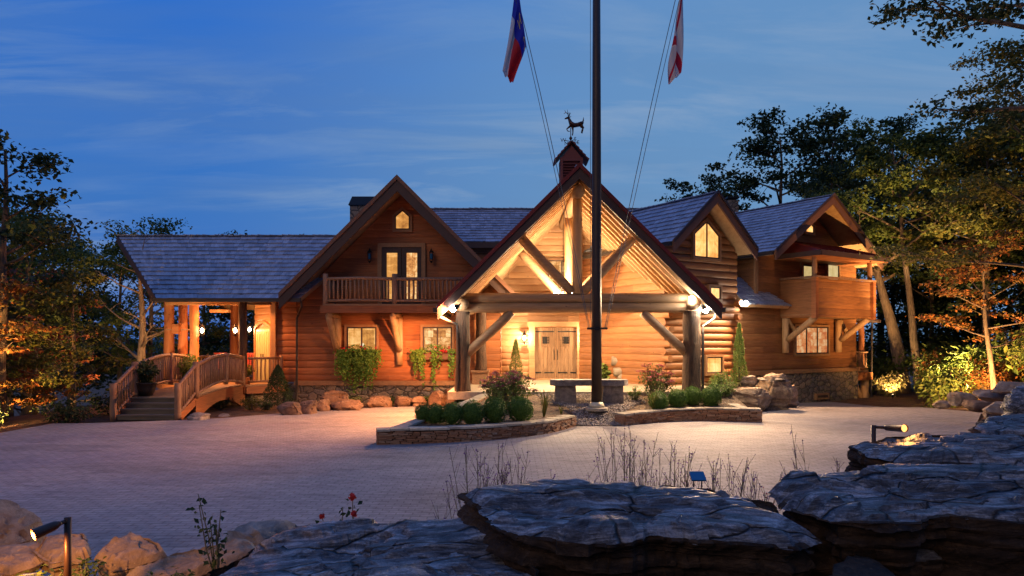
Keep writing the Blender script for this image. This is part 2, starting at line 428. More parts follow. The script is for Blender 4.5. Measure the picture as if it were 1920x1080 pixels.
mat('leaf_straw', _leaf([(.1, (.12, .11, .04)), (.5, (.22, .19, .08)), (.9, (.34, .29, .14))]))
mat('leaf_vine', _leaf([(.1, (.045, .10, .015)), (.5, (.10, .19, .025)), (.9, (.18, .28, .04))]))
mat('leaf_silver', _leaf([(.1, (.10, .11, .08)), (.5, (.16, .17, .12)), (.9, (.24, .24, .17))]))
mat('stem_dry', _plain((.13, .11, .075), .8, nz=.3, sc=20))
mat('petal_red', _leaf([(.1, (.35, .015, .02)), (.9, (.6, .04, .03))]))
mat('petal_pink', _leaf([(.1, (.20, .035, .06)), (.5, (.34, .07, .11)), (.9, (.46, .15, .17))]))
mat('petal_wine', _leaf([(.1, (.13, .015, .03)), (.5, (.22, .03, .05)), (.9, (.32, .06, .08))]))
mat('petal_violet', _leaf([(.1, (.13, .06, .22)), (.9, (.28, .16, .38))]))
def _emit(col, st_):
    def fn(t, b):
        e = t.node('ShaderNodeEmission', i_Color=col, i_Strength=st_); t.l.new(e.outputs[0], t.n['Material Output'].inputs[0])
    return fn
mat('bulb', _emit((1, .86, .62), 60))
mat('bulb_soft', _emit((1, .72, .38), 22))
mat('bulb_flood', _emit((1, .93, .78), 220))
mat('bulb_orange', _emit((1, .42, .10), 3))
def _room(c0, c1, c2, st_, sc=3.0):
    def fn(t, b):
        p = pos(t); sx = t.node('ShaderNodeSeparateXYZ', i_0=p).outputs
        u = t.math('ADD', sx[0], t.math('MULTIPLY', sx[1], .65)); vv = t.node('ShaderNodeCombineXYZ', i_0=u, i_1=sx[2])
        br = t.node('ShaderNodeTexBrick', i_Vector=vv.outputs[0]); br.inputs['Scale'].default_value = 1
        br.inputs['Brick Width'].default_value = 1.05/sc; br.inputs['Row Height'].default_value = 1.25/sc; br.inputs['Mortar Size'].default_value = .018; br.inputs['Mortar Smooth'].default_value = .4
        br.inputs['Color1'].default_value = (0, 0, 0, 1); br.inputs['Color2'].default_value = (1, 1, 1, 1); br.inputs['Mortar'].default_value = (.2, .2, .2, 1); br.offset = .37
        f = t.node('ShaderNodeSeparateColor', i_0=br.outputs['Color']).outputs[0]
        n1 = t.noise(vv.outputs[0], sc*1.6, 5, .65, .6); n2 = t.noise(t.scale(vv.outputs[0], (9, .4, 1)), 1.0, 3, .6)
        lampv = t.voro(vv.outputs[0], sc*.55, 'F1', 'Distance', 1.0)
        q = t.math('ADD', t.math('MULTIPLY', n1, .62), t.math('ADD', t.math('MULTIPLY', f, .22), t.math('MULTIPLY', n2, .22)))
        c = t.ramp(q, [(.30, c0), (.50, c1), (.68, c2)])
        c = t.mix(t.ramp(lampv, [(.05, (1, 1, 1)), (.11, (0, 0, 0))]), c, (1, .86, .55))
        e = t.node('ShaderNodeEmission', i_Color=c, i_Strength=st_)
        gl = t.node('ShaderNodeBsdfGlossy', i_Roughness=.05); gl.inputs[0].default_value = (.5, .5, .5, 1)
        fr = t.node('ShaderNodeFresnel'); fr.inputs[0].default_value = 1.4
        mx = t.node('ShaderNodeMixShader', i_0=fr.outputs[0], i_1=e.outputs[0], i_2=gl.outputs[0])
        t.l.new(mx.outputs[0], t.n['Material Output'].inputs[0])
    return fn
mat('room_gold', _room((.30, .11, .025), (.68, .30, .07), (.95, .55, .20), 1.2, 2.2))
mat('room_busy', _room((.14, .03, .015), (.62, .26, .07), (1, .66, .30), 1.3, 4.4))
mat('room_orange', _room((.5, .17, .03), (.9, .42, .12), (1, .62, .25), 1.7, 1.6))
mat('room_red', _room((.5, .05, .02), (.8, .30, .10), (.95, .6, .3), .85, 4.0))
mat('room_pale', _room((.6, .42, .16), (.8, .60, .26), (.95, .75, .38), .85, 1.2))
mat('room_dark', _room((.02, .01, .005), (.04, .02, .01), (.15, .05, .02), .8, 4))

# ------------------------------------------------------------------ ground, drive, bed
def smooth(a, b, x):
    t = max(0, min(1, (x-a)/(b-a))); return t*t*(3-2*t)
def front_line(x):   # Y where the paving stops against the house beds
    pts = [(-40, 20), (-12.5, 20.2), (-10.1, 21.0), (-9, 21.6), (-7.5, 23.2), (-5, 24.9), (-2.5, 25.9), (-1, 26.2), (-.2, 24.2), (6.6, 24.2), (8.2, 24.5), (9.6, 26.2), (10.6, 28.2), (12.2, 29.8), (14.0, 30.6), (14.8, 28.5), (15.1, 26.0), (15.4, 23.4), (15.6, 22), (18, 20), (40, 16)]
    for (x0, y0), (x1, y1) in zip(pts, pts[1:]):
        if x0 <= x <= x1: return y0+(y1-y0)*(x-x0)/(x1-x0)
    return 9
def left_edge(y):
    return -13.4 if y > 17 else -13.4-(17-y)*.25
def right_edge(y): return 3.8+(max(7, min(27, y))-7)/1.38
def drive_bottom(x): return 6.6 if x < 3.5 else 7+(x-3.8)*1.38-.25
def H(x, y):
    z = 0.0
    d = left_edge(y)-x
    if d > 0: z -= .02*d*d/(1+.07*d) if d < 40 else 8.4+(d-40)*.25
    # bank along the far edge of the drive, and the one the camera stands on
    side = 2.3*smooth(-.2, 5.5, (x-right_edge(y))*.8)*smooth(33, 25, y) if x > 2 else 0
    z += max(side, .95*smooth(7.2, 3.2, y)*smooth(-12, -6, x))
    if x > 8: z -= .27*smooth(24.5, 28.5, y)*smooth(8, 10.5, x)*smooth(22, 19, x)
    if y > 34: z -= .05*(y-34)
    return z
def grid(xs, ys, f, name, m, kind='structure'):
    mb = MB(); n = len(xs)
    for y in ys:
        for x in xs: mb.v.append((x, y, f(x, y)))
    for j in range(len(ys)-1):
        for i in range(n-1):
            a = j*n+i; mb.f.append((a, a+1, a+n+1, a+n))
    o = ob(name, mb, m, smooth=True); o['kind'] = kind; return o
def rng(a, b, s):
    n = max(1, int(round((b-a)/s))); return [a+(b-a)*i/n for i in range(n+1)]
xs = [-4000, -1500, -600, -250, -120, -70]+rng(-50, -18, 2)+rng(-17.5, 24, .5)+[28, 34, 42, 55, 75, 120, 250, 600, 1500, 4000]
ys = [-600, -100, -30, -12]+rng(-6, 34, .5)+[36, 40, 46, 54, 66, 85, 120, 200, 400, 900, 2000, 5000]
def ground_h(x, y):
    z = H(max(-200, min(60, x)), max(-10, min(120, y)))-.03
    if 1 < y < 36 and abs(x) < 60: z += .05*noise.noise(V((x*.9, y*.9, 3)))*(1 if (y > front_line(x) or x < left_edge(y) or y < 6.5 or y < drive_bottom(x)) else 0)
    if -13.0 < x < 15.5 and drive_bottom(x)+.3 < y < front_line(x)+.3: z = min(z, H(x, y)-.06)
    return max(z, -40)
grid(xs, ys, ground_h, 'ground', M['earth'])
# paved drive
mb = MB(); XS = rng(-14, 15.5, .2); rows = 90; nx = len(XS)
for j in range(rows+1):
    for x in XS:
        y0, y1 = drive_bottom(x), front_line(x)
        y0 = min(y0, y1-.05)
        y = y0+(y1-y0)*j/rows
        xx = max(x, left_edge(y)+.05)
        mb.v.append((xx, y, H(xx, y)+.012))
for j in range(rows):
    for i in range(nx-1):
        a = j*nx+i; mb.f.append((a, a+1, a+nx+1, a+nx))
o = ob('driveway', mb, M['paver'], smooth=True); o['kind'] = 'structure'
# portico floor slab
mb = MB(); mb.prism([(-2.1, 22.6, .50), (7.2, 22.6, .50), (7.2, 30.2, .50), (-.5, 30.2, .50), (-.5, 27.0, .50), (-2.1, 27.0, .50)], (0, 0, .25))
o = ob('patio', mb, M['capstone']); o['kind'] = 'structure'

# hills far behind
mb = MB(); n = 160
for ring, (rad, amp) in enumerate(((900, 0), (1500, 26), (2200, 10))):
    for k in range(n+1):
        a = math.pi*(k/n)*1.1-.15
        h = -40+amp*(1.2+1.0*noise.noise(V((math.cos(a)*3, math.sin(a)*3, ring)))+.4*noise.noise(V((math.cos(a)*11, math.sin(a)*11, ring))))
        mb.v.append((math.cos(a)*rad, math.sin(a)*rad, h if ring else -60))
for ring in range(2):
    for k in range(n):
        a = ring*(n+1)+k; mb.f.append((a, a+1, a+n+2, a+n+1))
o = ob('hills', mb, M['hill'], smooth=True); o['kind'] = 'structure'

# ------------------------------------------------------------------ HOUSE
class Fr:                                            # a wall frame: u along, d outward, z up
    def __init__(s, o, u, n): s.o = V((o[0], o[1], 0)); s.u = V((u[0], u[1], 0)).normalized(); s.n = V((n[0], n[1], 0)).normalized()
    def p(s, u, d, z): return s.o+s.u*u+s.n*d+V((0, 0, z))
FA = Fr((0, 27.2), (1, 0), (0, -1))                  # gable with the balcony
FE = Fr((0, 30.0), (1, 0), (0, -1))                  # entrance wall
FL = Fr((0, 27.55), (1, 0), (0, -1))                 # short wall beside the porch
S2 = math.sqrt(.5)
FD = Fr((-9.45, 27.55), (-S2, S2), (-S2, -S2))       # splayed wall with the porch door
TH = R(33); WU = (math.cos(TH), math.sin(TH)); WN = (math.sin(TH), -math.cos(TH))
F2 = Fr((7.28, 26.59), WU, WN)
F3 = Fr((13.107, 30.62), WU, WN)
house = thing('log_house', (2, 28, 0), 'large cedar log house with shake roofs, lit windows and a timber entrance gable', 'house')

def span(poly, z):
    us = []
    n = len(poly)
    for k in range(n):
        (u0, z0), (u1, z1) = poly[k], poly[(k+1) % n]
        if abs(z1-z0) < 1e-9:
            if abs(z-z0) < 1e-6: us += [u0, u1]
        elif min(z0, z1)-1e-6 <= z <= max(z0, z1)+1e-6: us.append(u0+(u1-u0)*(z-z0)/(z1-z0))
    return (min(us), max(us)) if us else None
def log_wall(fr, poly, m, course=.27, bulge=.022, parent=house, ends=None, name='wall'):
    mb = MB(); z0 = min(p[1] for p in poly); z1 = max(p[1] for p in poly); prof = (0.0, .12, .3, .5, .7, .88, 1.0)
    k0 = math.floor(z0/course); k1 = math.ceil(z1/course)
    zs = []
    for k in range(k0, k1):
        sd = k*7.31
        for j, s in enumerate(prof[:-1]):
            z = (k+s)*course
            if z0-1e-6 <= z <= z1: zs.append((z, bulge*math.sqrt(max(0, 1-(2*s-1)**2)), sd))
    zs = [(z0, 0, 0)]+[q for q in zs if z0+.004 < q[0] < z1-.004]+[(z1, 0, 0)]
    NS = 10; prev = None
    for z, d, sd in zs:
        sp = span(poly, min(max(z, z0), z1))
        if not sp: continue
        i0 = len(mb.v)
        for q in range(NS+1):
            u = sp[0]+(sp[1]-sp[0])*q/NS
            mb.v.append(tuple(fr.p(u, d+.012*noise.noise(V((u*.8, sd, 0))) if d else -.006, z)))
        if prev is not None:
            for q in range(NS): mb.f.append((prev+q, prev+q+1, i0+q+1, i0+q))
        prev = i0
    if ends:
        for u, za, zb, ext in ends:                   # butt ends of crossing logs
            k = math.ceil(za/course)
            while (k+1)*course < zb:
                if k % 2 == 0:
                    c0 = fr.p(u, -.1, (k+.5)*course); mb.log(c0, c0+fr.n*(ext+random.uniform(0, .08)), course*.5, 10, 1, .04)
                else:
                    c0 = fr.p(u-.1, -.06, (k+.5)*course); mb.log(c0, c0+fr.u*(ext*.8+random.uniform(0, .06)), course*.48, 10, 1, .04)
                k += 1
    return ob(name, mb, m, parent, auto=True)

def roof(e0, e1, r0, r1, course=.29, parent=house, cap=True, thick=.16, deck='soffit'):
    e0, e1, r0, r1 = V(e0), V(e1), V(r0), V(r1)
    nrm = (e1-e0).cross(r0-e0).normalized()
    if nrm.z < 0: nrm = -nrm
    mb = MB(); mb.prism([e0, e1, r1, r0] if (e1-e0).cross(r0-e0).z > 0 else [e0, r0, r1, e1], -nrm*thick)
    rf = ob('roof', mb, M[deck], parent)
    mb = MB(); L = ((r0+r1)/2-(e0+e1)/2).length; n = max(2, int(L/course))
    for i in range(n):
        s0 = i/n-(.03/L if i == 0 else 0); s1 = min(1.0, (i+1.2)/n)
        a0, b0 = e0.lerp(r0, s0), e1.lerp(r1, s0); a1, b1 = e0.lerp(r0, s1), e1.lerp(r1, s1)
        W = (b0-a0).length; t = 0.0
        sdir = (r0-e0).normalized()
        while t < W-.02:
            wd = min(random.uniform(.10, .26), W-t)
            q0, q1 = t/W, (t+wd-.006)/W
            lift = .055+random.uniform(-.010, .012); jit = sdir*random.uniform(-.022, .012)
            A, B = a0.lerp(b0, q0)+jit, a0.lerp(b0, q1)+jit; C, D = a1.lerp(b1, q1), a1.lerp(b1, q0)
            mb.hexa([A+nrm*.002, B+nrm*.002, C+nrm*.001, D+nrm*.001, A+nrm*lift, B+nrm*lift, C+nrm*.010, D+nrm*.010])
            t += wd
    if cap:
        d = (r1-r0); W = d.length; d.normalize(); t = 0
        sd = d.cross(V((0, 0, 1))).normalized()
        while t < W:
            ln = min(.3, W-t); a = r0+d*t; b = r0+d*(t+ln)
            h = random.uniform(.03, .06)
            mb.beam(a+V((0, 0, h)), b+V((0, 0, .03)), .24, .035); t += .26
    ob('shingles', mb, M['shakes'], rf)
    return rf
def board(a, b, wd, ht, m='trim_dark', name='barge_board', up=(0, 0, 1), parent=house):
    mb = MB(); mb.beam(a, b, wd, ht, up); return ob(name, mb, M[m], parent)
def rake(a, b, th, ht, m='trim_dark', parent=house, name='barge_board'):
    a, b = V(a), V(b); d = b-a; hl = math.hypot(d.x, d.y); hv = ht/2*d.length/max(hl, 1e-6)
    pn = V((-d.y, d.x, 0)).normalized()*th/2; z = V((0, 0, hv)); mb = MB()
    mb.hexa([a-pn-z, b-pn-z, b+pn-z, a+pn-z, a-pn+z, b-pn+z, b+pn+z, a+pn+z]); return ob(name, mb, M[m], parent)
def gutter(a, b, parent=house):
    mb = MB(); a, b = V(a), V(b); mb.beam(a, b, .13, .12); mb.beam(a+V((0, 0, .07)), b+V((0, 0, .07)), .16, .025)
    return ob('gutter', mb, M['gutter'], parent)
def downspout(pts, parent=house):
    mb = MB(); mb.tube(pts, .045, 8); return ob('downspout', mb, M['gutter'], parent, smooth=False)

def rectpoly(u0, u1, z0, z1, gz=None):
    return [(u0, z0), (u1, z0), (u1, z1)]+([((u0+u1)/2, gz)] if gz else [])+[(u0, z1)]
def window(fr, u0, u1, z0, z1, mulls=(), pane='room_gold', gz=None, cas=.09, sash=.045, parent=house, d0=.0, name='window', casm='casing'):
    poly = rectpoly(u0, u1, z0, z1, gz); cu = (u0+u1)/2; cz = (z0+(gz or z1))/2
    def ring(mb, inner, w_, da, db):
        n = len(inner)
        def offs(k):
            p0, p1, p2 = V(inner[k-1]), V(inner[k]), V(inner[(k+1) % n])
            e1, e2 = (p1-p0).normalized(), (p2-p1).normalized(); n1, n2 = V((e1.y, -e1.x)), V((e2.y, -e2.x))
            bb = (n1+n2); bb /= max(.3, bb.dot(n1)); return p1+bb*w_
        o_ = [offs(k) for k in range(n)]
        for k in range(n):
            j = (k+1) % n
            mb.hexa([fr.p(*inner[k][:1], da, inner[k][1]), fr.p(inner[j][0], da, inner[j][1]), fr.p(o_[j].x, da, o_[j].y), fr.p(o_[k].x, da, o_[k].y),
                     fr.p(inner[k][0], db, inner[k][1]), fr.p(inner[j][0], db, inner[j][1]), fr.p(o_[j].x, db, o_[j].y), fr.p(o_[k].x, db, o_[k].y)])
    mb = MB(); ring(mb, poly, cas, d0-.02, d0+.115)
    wdw = ob(name, mb, M[casm], parent)
    s = sash; ins = rectpoly(u0+s, u1-s, z0+s, z1-s*(.5 if gz else 1), gz-s*1.3 if gz else None)
    mb = MB(); ring(mb, ins, s-.002, d0+.03, d0+.095)
    for q in mulls:
        u = u0+(u1-u0)*q; zt = z1-s if not gz else z1+(gz-z1)*(1-abs(u-cu)/((u1-u0)/2))-s
        mb.beam(fr.p(u, d0+.062, z0+s), fr.p(u, d0+.062, zt), .06, .06, fr.n)
    ob('sash', mb, M['trim_dark'], wdw)
    mb = MB(); mb.prism([fr.p(u, d0+.055, z) for u, z in ins], fr.n*.008)
    ob('pane', mb, M[pane], wdw)
    return wdw

def railing(path, h=.92, gap=.15, parent=house, m='rail_wood', post_at=(), rb=.028, name='railing', bot=.12, rr=.05, posts=.075, post_h=1.12):
    """path: points of the walking surface; rails and balusters follow it."""
    path = [V(p) for p in path]
    mb = MB(); mb.tube([p+V((0, 0, h)) for p in path], rr, 8, .08)
    root = ob(name, mb, M[m], parent, smooth=True)
    mb = MB(); mb.tube([p+V((0, 0, bot)) for p in path], rr*.8, 8, .08); ob('bottom_rail', mb, M[m], root, smooth=True)
    acc = 0; nxt = gap
    for a, b in zip(path, path[1:]):
        L = (b-a).length
        while nxt <= acc+L:
            p = a.lerp(b, (nxt-acc)/L); mb = MB()
            j = V((random.uniform(-.015, .015), random.uniform(-.015, .015), 0))
            mb.tube([p+V((0, 0, bot)), p+j+V((0, 0, (h+bot)/2)), p+V((0, 0, h))], [rb*random.uniform(.85, 1.15) for _ in range(3)], 6, .1)
            ob('baluster', mb, M[m], root, smooth=True); nxt += gap*random.uniform(.93, 1.07)
        acc += L
    for k in post_at:
        p = path[k]; mb = MB(); mb.log(p-V((0, 0, .05)), p+V((0, 0, post_h)), posts, 10, 5, .06); ob('post', mb, M[m], root, smooth=True)
    return root

# --- balcony gable ---------------------------------------------------------
AX = -4.3; ARZ = 8.46; AB = 26.0
def zr(x): return ARZ-abs(x-AX)
SL, SR = -8.43, -.46
sl = log_wall(FA, [(SL, .86), (SR, .86), (SR, zr(SR)-.28), (AX, ARZ-.28), (SL, zr(SL)-.28)], M['siding'], bulge=.010)
# bottom board and stone base
mb = MB(); mb.box(((SL+SR)/2, 27.12, .77), (SR-SL+.12, .22, .18)); ob('sill_board', mb, M['casing'], house)
mb = MB(); mb.box(((SL+SR)/2, 27.22, .19), (SR-SL+.06, .3, .98)); ob('stone_base', mb, M['fieldstone'], house)
# roofs: ridge along Y
for sgn in (-1, 1):
    e = AX+sgn*4.42
    ze = ARZ-4.42
    roof((e, AB, ze), (e, 33.5, ze), (AX, AB, ARZ), (AX, 33.5, ARZ), cap=(sgn < 0))
    a, b = V((e, AB-.04, ze-.16)), V((AX, AB-.04, ARZ-.16))
    rake(a, b, .07, .40)
    rake(a+V((0, -.062, .24)), b+V((0, -.062, .24)), .05, .13, 'trim_brown')
# wall side returns
log_wall(Fr((SR, 30.1), (0, -1), (1, 0)), [(0, .86), (2.9, .86), (2.9, 4.4), (0, 4.4)], M['siding'])
log_wall(Fr((SL, 27.2), (0, 1), (-1, 0)), [(0, .86), (.35, .86), (.35, 4.1), (0, 4.1)], M['siding'])
# windows on the gable
def px_u(x): return PX(x, 27.2)
def px_z(y): return PZ(y, 27.2)
window(FA, px_u(741), px_u(769), px_z(431), px_z(406), gz=px_z(394), pane='room_gold')
window(FA, px_u(651), px_u(707), px_z(660), px_z(613), (.5,), 'room_gold', sash=.06)
window(FA, px_u(793), px_u(848), px_z(660), px_z(613), (.5,), 'room_busy', sash=.06)
# balcony doors
du0, du1, dz0, dz1 = px_u(715), px_u(792), 3.82, px_z(464)
mb = MB()
for u in (du0-.05, du1+.05): mb.beam(FA.p(u, .06, dz0), FA.p(u, .06, dz1+.1), .16, .1, FA.n)
mb.beam(FA.p(du0-.12, .065, dz1+.08), FA.p(du1+.12, .065, dz1+.08), .11, .16)
dr = ob('door_frame', mb, M['casing'], house)
for k in range(2):
    a = du0+.03+(du1-du0-.06)/2*k; b = a+(du1-du0-.06)/2-.01
    mb = MB()
    mb.beam(FA.p(a+.10, .05, dz0), FA.p(a+.10, .05, dz1), .19, .06, FA.n); mb.beam(FA.p(b-.08, .05, dz0), FA.p(b-.08, .05, dz1), .15, .06, FA.n)
    mb.beam(FA.p(a+.19, .05, dz0+.12), FA.p(b-.15, .05, dz0+.12), .06, .24); mb.beam(FA.p(a+.19, .05, dz1-.11), FA.p(b-.15, .05, dz1-.11), .06, .22)
    d = ob('door', mb, M['trim_dark'], house)
    mb = MB(); mb.box(FA.p((a+b)/2+.02, .045, (dz0+dz1)/2), (b-a-.3, .01, dz1-dz0-.4)); ob('pane', mb, M['room_busy' if k else 'room_gold'], d)
    mb = MB(); mb.log(FA.p(b-.06 if k == 0 else a+.06, .1, dz0+.95), FA.p(b-.06 if k == 0 else a+.06, .1, dz0+1.12), .018, 8, 1); ob('handle', mb, M['iron'], d)
# balcony deck, railing and log brackets
BY = 25.6; BZ = 3.78; BX0, BX1 = -6.99, -1.7
mb = MB(); mb.box(((BX0+BX1)/2, (BY+27.15)/2, BZ-.03), (BX1-BX0, 27.15-BY, .06)); ob('balcony_deck', mb, M['deck_wood'], house)
mb = MB(); mb.beam((BX0-.1, BY+.1, BZ-.19), (BX1, BY+.1, BZ-.19), .16, .26); ob('balcony_beam', mb, M['siding'], house)
mb = MB(); mb.beam((BX0+.06, BY+.2, BZ-.19), (BX0+.06, 27.15, BZ-.19), .16, .24); ob('balcony_beam', mb, M['siding'], house)
railing([(BX0+.08, BY+.1, BZ), (-5.6, BY+.08, BZ+.03), (-4.35, BY+.1, BZ), (-3.0, BY+.1, BZ), (BX1, BY+.1, BZ)], h=.93, post_at=(0, 2), gap=.155, bot=.12, rb=.04, rr=.065, posts=.10)
railing([(BX0+.08, BY+.2, BZ), (BX0+.08, 27.1, BZ)], h=.93, gap=.155, rb=.035, rr=.055)
for bx in (PX(632, 26.9), PX(748, 26.9)):
    zt = BZ-.32; zb = PZ(684, 26.9)
    mb = MB()
    mb.log((bx, 27.02, zb), (bx, 27.02, zt), .13, 12, 4)
    br = ob('bracket', mb, M['log_peeled'], house, smooth=True)
    mb = MB(); mb.log((bx, 26.95, zb+.55), (bx-.05, BY+.2, zt-.08), .12, 12, 4); ob('strut', mb, M['log_peeled'], br, smooth=True)
    mb = MB(); mb.log((bx, 26.95, zt-.06), (bx, BY+.1, zt-.06), .10, 10, 3); ob('arm', mb, M['log_peeled'], br, smooth=True)
    mb = MB(); mb.log((bx, 26.95, zt-1.0), (bx, 26.3, zt-.2), .05, 8, 3); ob('brace', mb, M['log_peeled'], br, smooth=True)
downspout([(-7.97, 26.2, 3.9), (-7.97, 26.25, 3.72), (-8.3, 26.95, 3.45), (-8.38, 27.0, 3.3), (-8.38, 27.0, 1.0), (-8.38, 26.97, .1)])

# --- main body behind ------------------------------------------------------
roof((-4.3, 29.4, 6.63), (9.5, 29.4, 6.63), (-4.3, 31.5, 8.39), (9.5, 31.5, 8.39), course=.2)
roof((-4.3, 35.2, 5.2), (9.5, 35.2, 5.2), (-4.3, 31.5, 8.39), (9.5, 31.5, 8.39), cap=False)
log_wall(Fr((0, 29.9), (1, 0), (0, -1)), [(-3.6, 4.2), (SR, 4.2), (SR, 6.62), (-3.6, 6.62)], M['siding'])
board((-2.6, 29.38, 6.48), (9.5, 29.38, 6.48), .06, .24)
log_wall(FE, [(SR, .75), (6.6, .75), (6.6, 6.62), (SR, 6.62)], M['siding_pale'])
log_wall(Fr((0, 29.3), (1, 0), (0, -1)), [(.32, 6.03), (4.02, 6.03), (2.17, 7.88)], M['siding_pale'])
mb = MB(); mb.box((2.17, 29.66, 6.06), (3.66, .7, .06)); ob('soffit', mb, M['soffit'], house)
mb = MB(); mb.box((2.2, 34.6, 3), (18, .2, 6)); ob('rear_wall', mb, M['siding'], house)
# chimney
CX0, CX1 = PX(656, 33), PX(712, 33)
mb = MB(); mb.box(((CX0+CX1)/2, 33.5, 7.6), (CX1-CX0, 1.0, 2.6)); ch = ob('chimney', mb, M['fieldstone'], house)
mb = MB(); a, b = CX0-.06, CX1+.06
mb.hexa([(a, 32.9, 8.88), (b, 32.9, 8.88), (b, 34.1, 8.88), (a, 34.1, 8.88), (a+.12, 33.2, 9.34), (b-.05, 33.2, 9.34), (b-.05, 33.8, 9.34), (a+.12, 33.8, 9.34)])
ob('chimney_cap', mb, M['iron'], ch)
mb = MB(); mb.box((13.0, 41.0, 8.2), (.6, .6, 5.0)); ch = ob('chimney', mb, M['fieldstone'], house)
mb = MB(); mb.box((13.0, 41.0, 10.86), (.7, .7, .1)); ob('chimney_cap', mb, M['iron'], ch)

# --- open porch at the end -------------------------------------------------
PE, PZE, PR, PZR = 26.2, 4.01, 29.58, 6.88
roof((-13.44, PE, PZE), (-8.02, PE, PZE), (-16.8, PR, PZR), (-5.9, PR, PZR), course=.285)
roof((-13.44, 2*PR-PE, PZE), (-8.02, 2*PR-PE, PZE), (-16.8, PR, PZR), (-5.9, PR, PZR), cap=False)
for yy in (PE, 2*PR-PE):
    board(V((-13.44, yy, PZE-.1)), V((-16.84, PR, PZR-.1)), .06, .26)
gutter((-13.5, PE-.1, PZE-.07), (-7.96, PE-.1, PZE-.07))
mb = MB(); mb.log((-16.4, PR, PZR-.38), (-6, PR, PZR-.38), .17, 12, 6); ob('ridge_log', mb, M['log_peeled'], house, smooth=True)
mb = MB(); mb.beam((-13.3, PE+.5, PZE-.08), (-9.3, PE+.5, PZE-.08), .2, .26); ob('porch_beam', mb, M['log_beam'], house)
log_wall(FL, [(-9.45, .78), (-8.40, .78), (-8.40, 4.6), (-9.45, 4.6)], M['siding'])
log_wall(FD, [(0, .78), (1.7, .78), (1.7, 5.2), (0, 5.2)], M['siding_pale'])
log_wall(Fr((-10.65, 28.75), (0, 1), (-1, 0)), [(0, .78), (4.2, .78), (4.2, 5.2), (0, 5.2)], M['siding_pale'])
mb = MB(); mb.beam((-9.45, 27.5, .78), (-9.45, 27.5, 4.1), .2, .2, (0, 1, 0)); ob('corner_board', mb, M['casing'], house)
# porch door (double, cream)
mb = MB()
for u in (.12, 1.52): mb.beam(FD.p(u, .06, .78), FD.p(u, .06, 3.0), .1, .12, FD.n)
for k in range(9):
    t0, t1 = k/9, (k+1)/9
    mb.beam(FD.p(.12+1.4*t0, .06, 2.95+.22*math.sin(math.pi*t0)), FD.p(.12+1.4*t1, .06, 2.95+.22*math.sin(math.pi*t1)), .12, .1)
pdm = ob('porch_door_frame', mb, M['casing'], house)
for k in range(2):
    mb = MB(); a = .19+.65*k
    mb.prism([FD.p(a, .03, .80), FD.p(a+.62, .03, .80), FD.p(a+.62, .03, 2.88), FD.p(a, .03, 2.88)], FD.n*.05)
    for q in range(1, 4): mb.beam(FD.p(a+.155*q, .085, .86), FD.p(a+.155*q, .085, 2.8), .02, .02, FD.n)
    d = ob('porch_door', mb, M['cream_door'], house)
    mb = MB(); mb.log(FD.p(a+(.54 if k == 0 else .08), .12, 1.7), FD.p(a+(.54 if k == 0 else .08), .12, 1.9), .02, 8, 1); ob('handle', mb, M['bronze'], d)
# porch deck
DK = [(-8.9, 27.5), (-10.05, 26.15), (-12.5, 26.35), (-14.1, 28.1), (-15.2, 29.8), (-13.9, 32.4), (-10.7, 32.6), (-9.6, 28)]
mb = MB(); mb.prism([(x, y, .69) for x, y in DK[::-1]][::-1], (0, 0, .06)); ob('porch_deck', mb, M['deck_wood'], house)
for (a, b) in zip(DK[:6], DK[1:7]):
    board((a[0], a[1], .55), (b[0], b[1], .55), .14, .27, 'siding', 'deck_beam')
mb = MB(); inner = [(-8.9, 27.6), (-10.0, 26.6), (-12.3, 26.9), (-13.7, 28.3), (-14.6, 29.8), (-13.5, 32.0), (-10.8, 32.2)]
mb.prism([(x, y, -2.5) for x, y in inner], (0, 0, 2.9)); ob('stone_base', mb, M['fieldstone'], house)
mb = MB(); mb.box((-8.9, 27.66, .2), (1.2, .4, 1.05)); ob('stone_base', mb, M['fieldstone'], house)
def trunk_post(x, y, z0, z1, r, m, base=True):
    mb = MB(); k = 14; pts = []; rr = []
    ph = random.uniform(0, 9)
    for i in range(k+1):
        t = i/k; z = z0+(z1-z0)*t
        pts.append((x+.03*noise.noise(V((ph, t*3, 0))), y+.03*noise.noise(V((ph, 5, t*3))), z))
        rr.append(r*(1+.28*math.exp(-t*9)+.07*noise.noise(V((ph, t*6, 2)))))
    mb.tube(pts, rr, 18, .045); return ob('log_post', mb, M[m], house, smooth=True)
PP = [(PX(455, 26.5), 26.5, .15, 'bark'), (PX(364, 27.0), 27.0, .17, 'log_red'), (PX(343, 28.4), 28.4, .18, 'log_red'), (PX(317, 29.6), 29.6, .20, 'log_red'), (PX(440, 32.0), 32.0, .2, 'log_red')]
for x, y, r, m in PP: trunk_post(x, y, .74, 4.2 if y < 28 else (5.6 if y < 29 else 6.6 if y < 30 else 4.9), r, m)
mb = MB(); mb.box((PP[0][0], 26.5, .88), (.4, .4, .28)); ob('post_plinth', mb, M['siding'], house)
railing([(-10.0, 26.3, .75), (-9.5, 26.85, .75), (-9.1, 27.35, .75)], h=1.0, gap=.17, post_at=(2,), rb=.03, post_h=1.1)
railing([(-12.7, 26.7, .75), (-13.9, 28.2, .75), (-14.8, 29.8, .75), (-13.8, 32.2, .75), (-12.8, 32.25, .75), (-10.9, 32.4, .75)], h=.95, gap=.17, post_at=(1, 2, 3), rb=.04, rr=.07)
mb = MB(); mb.box((-11.0, 32.2, 1.3), (1.0, .2, 1.3)); ob('half_wall', mb, M['siding_pale'], house)

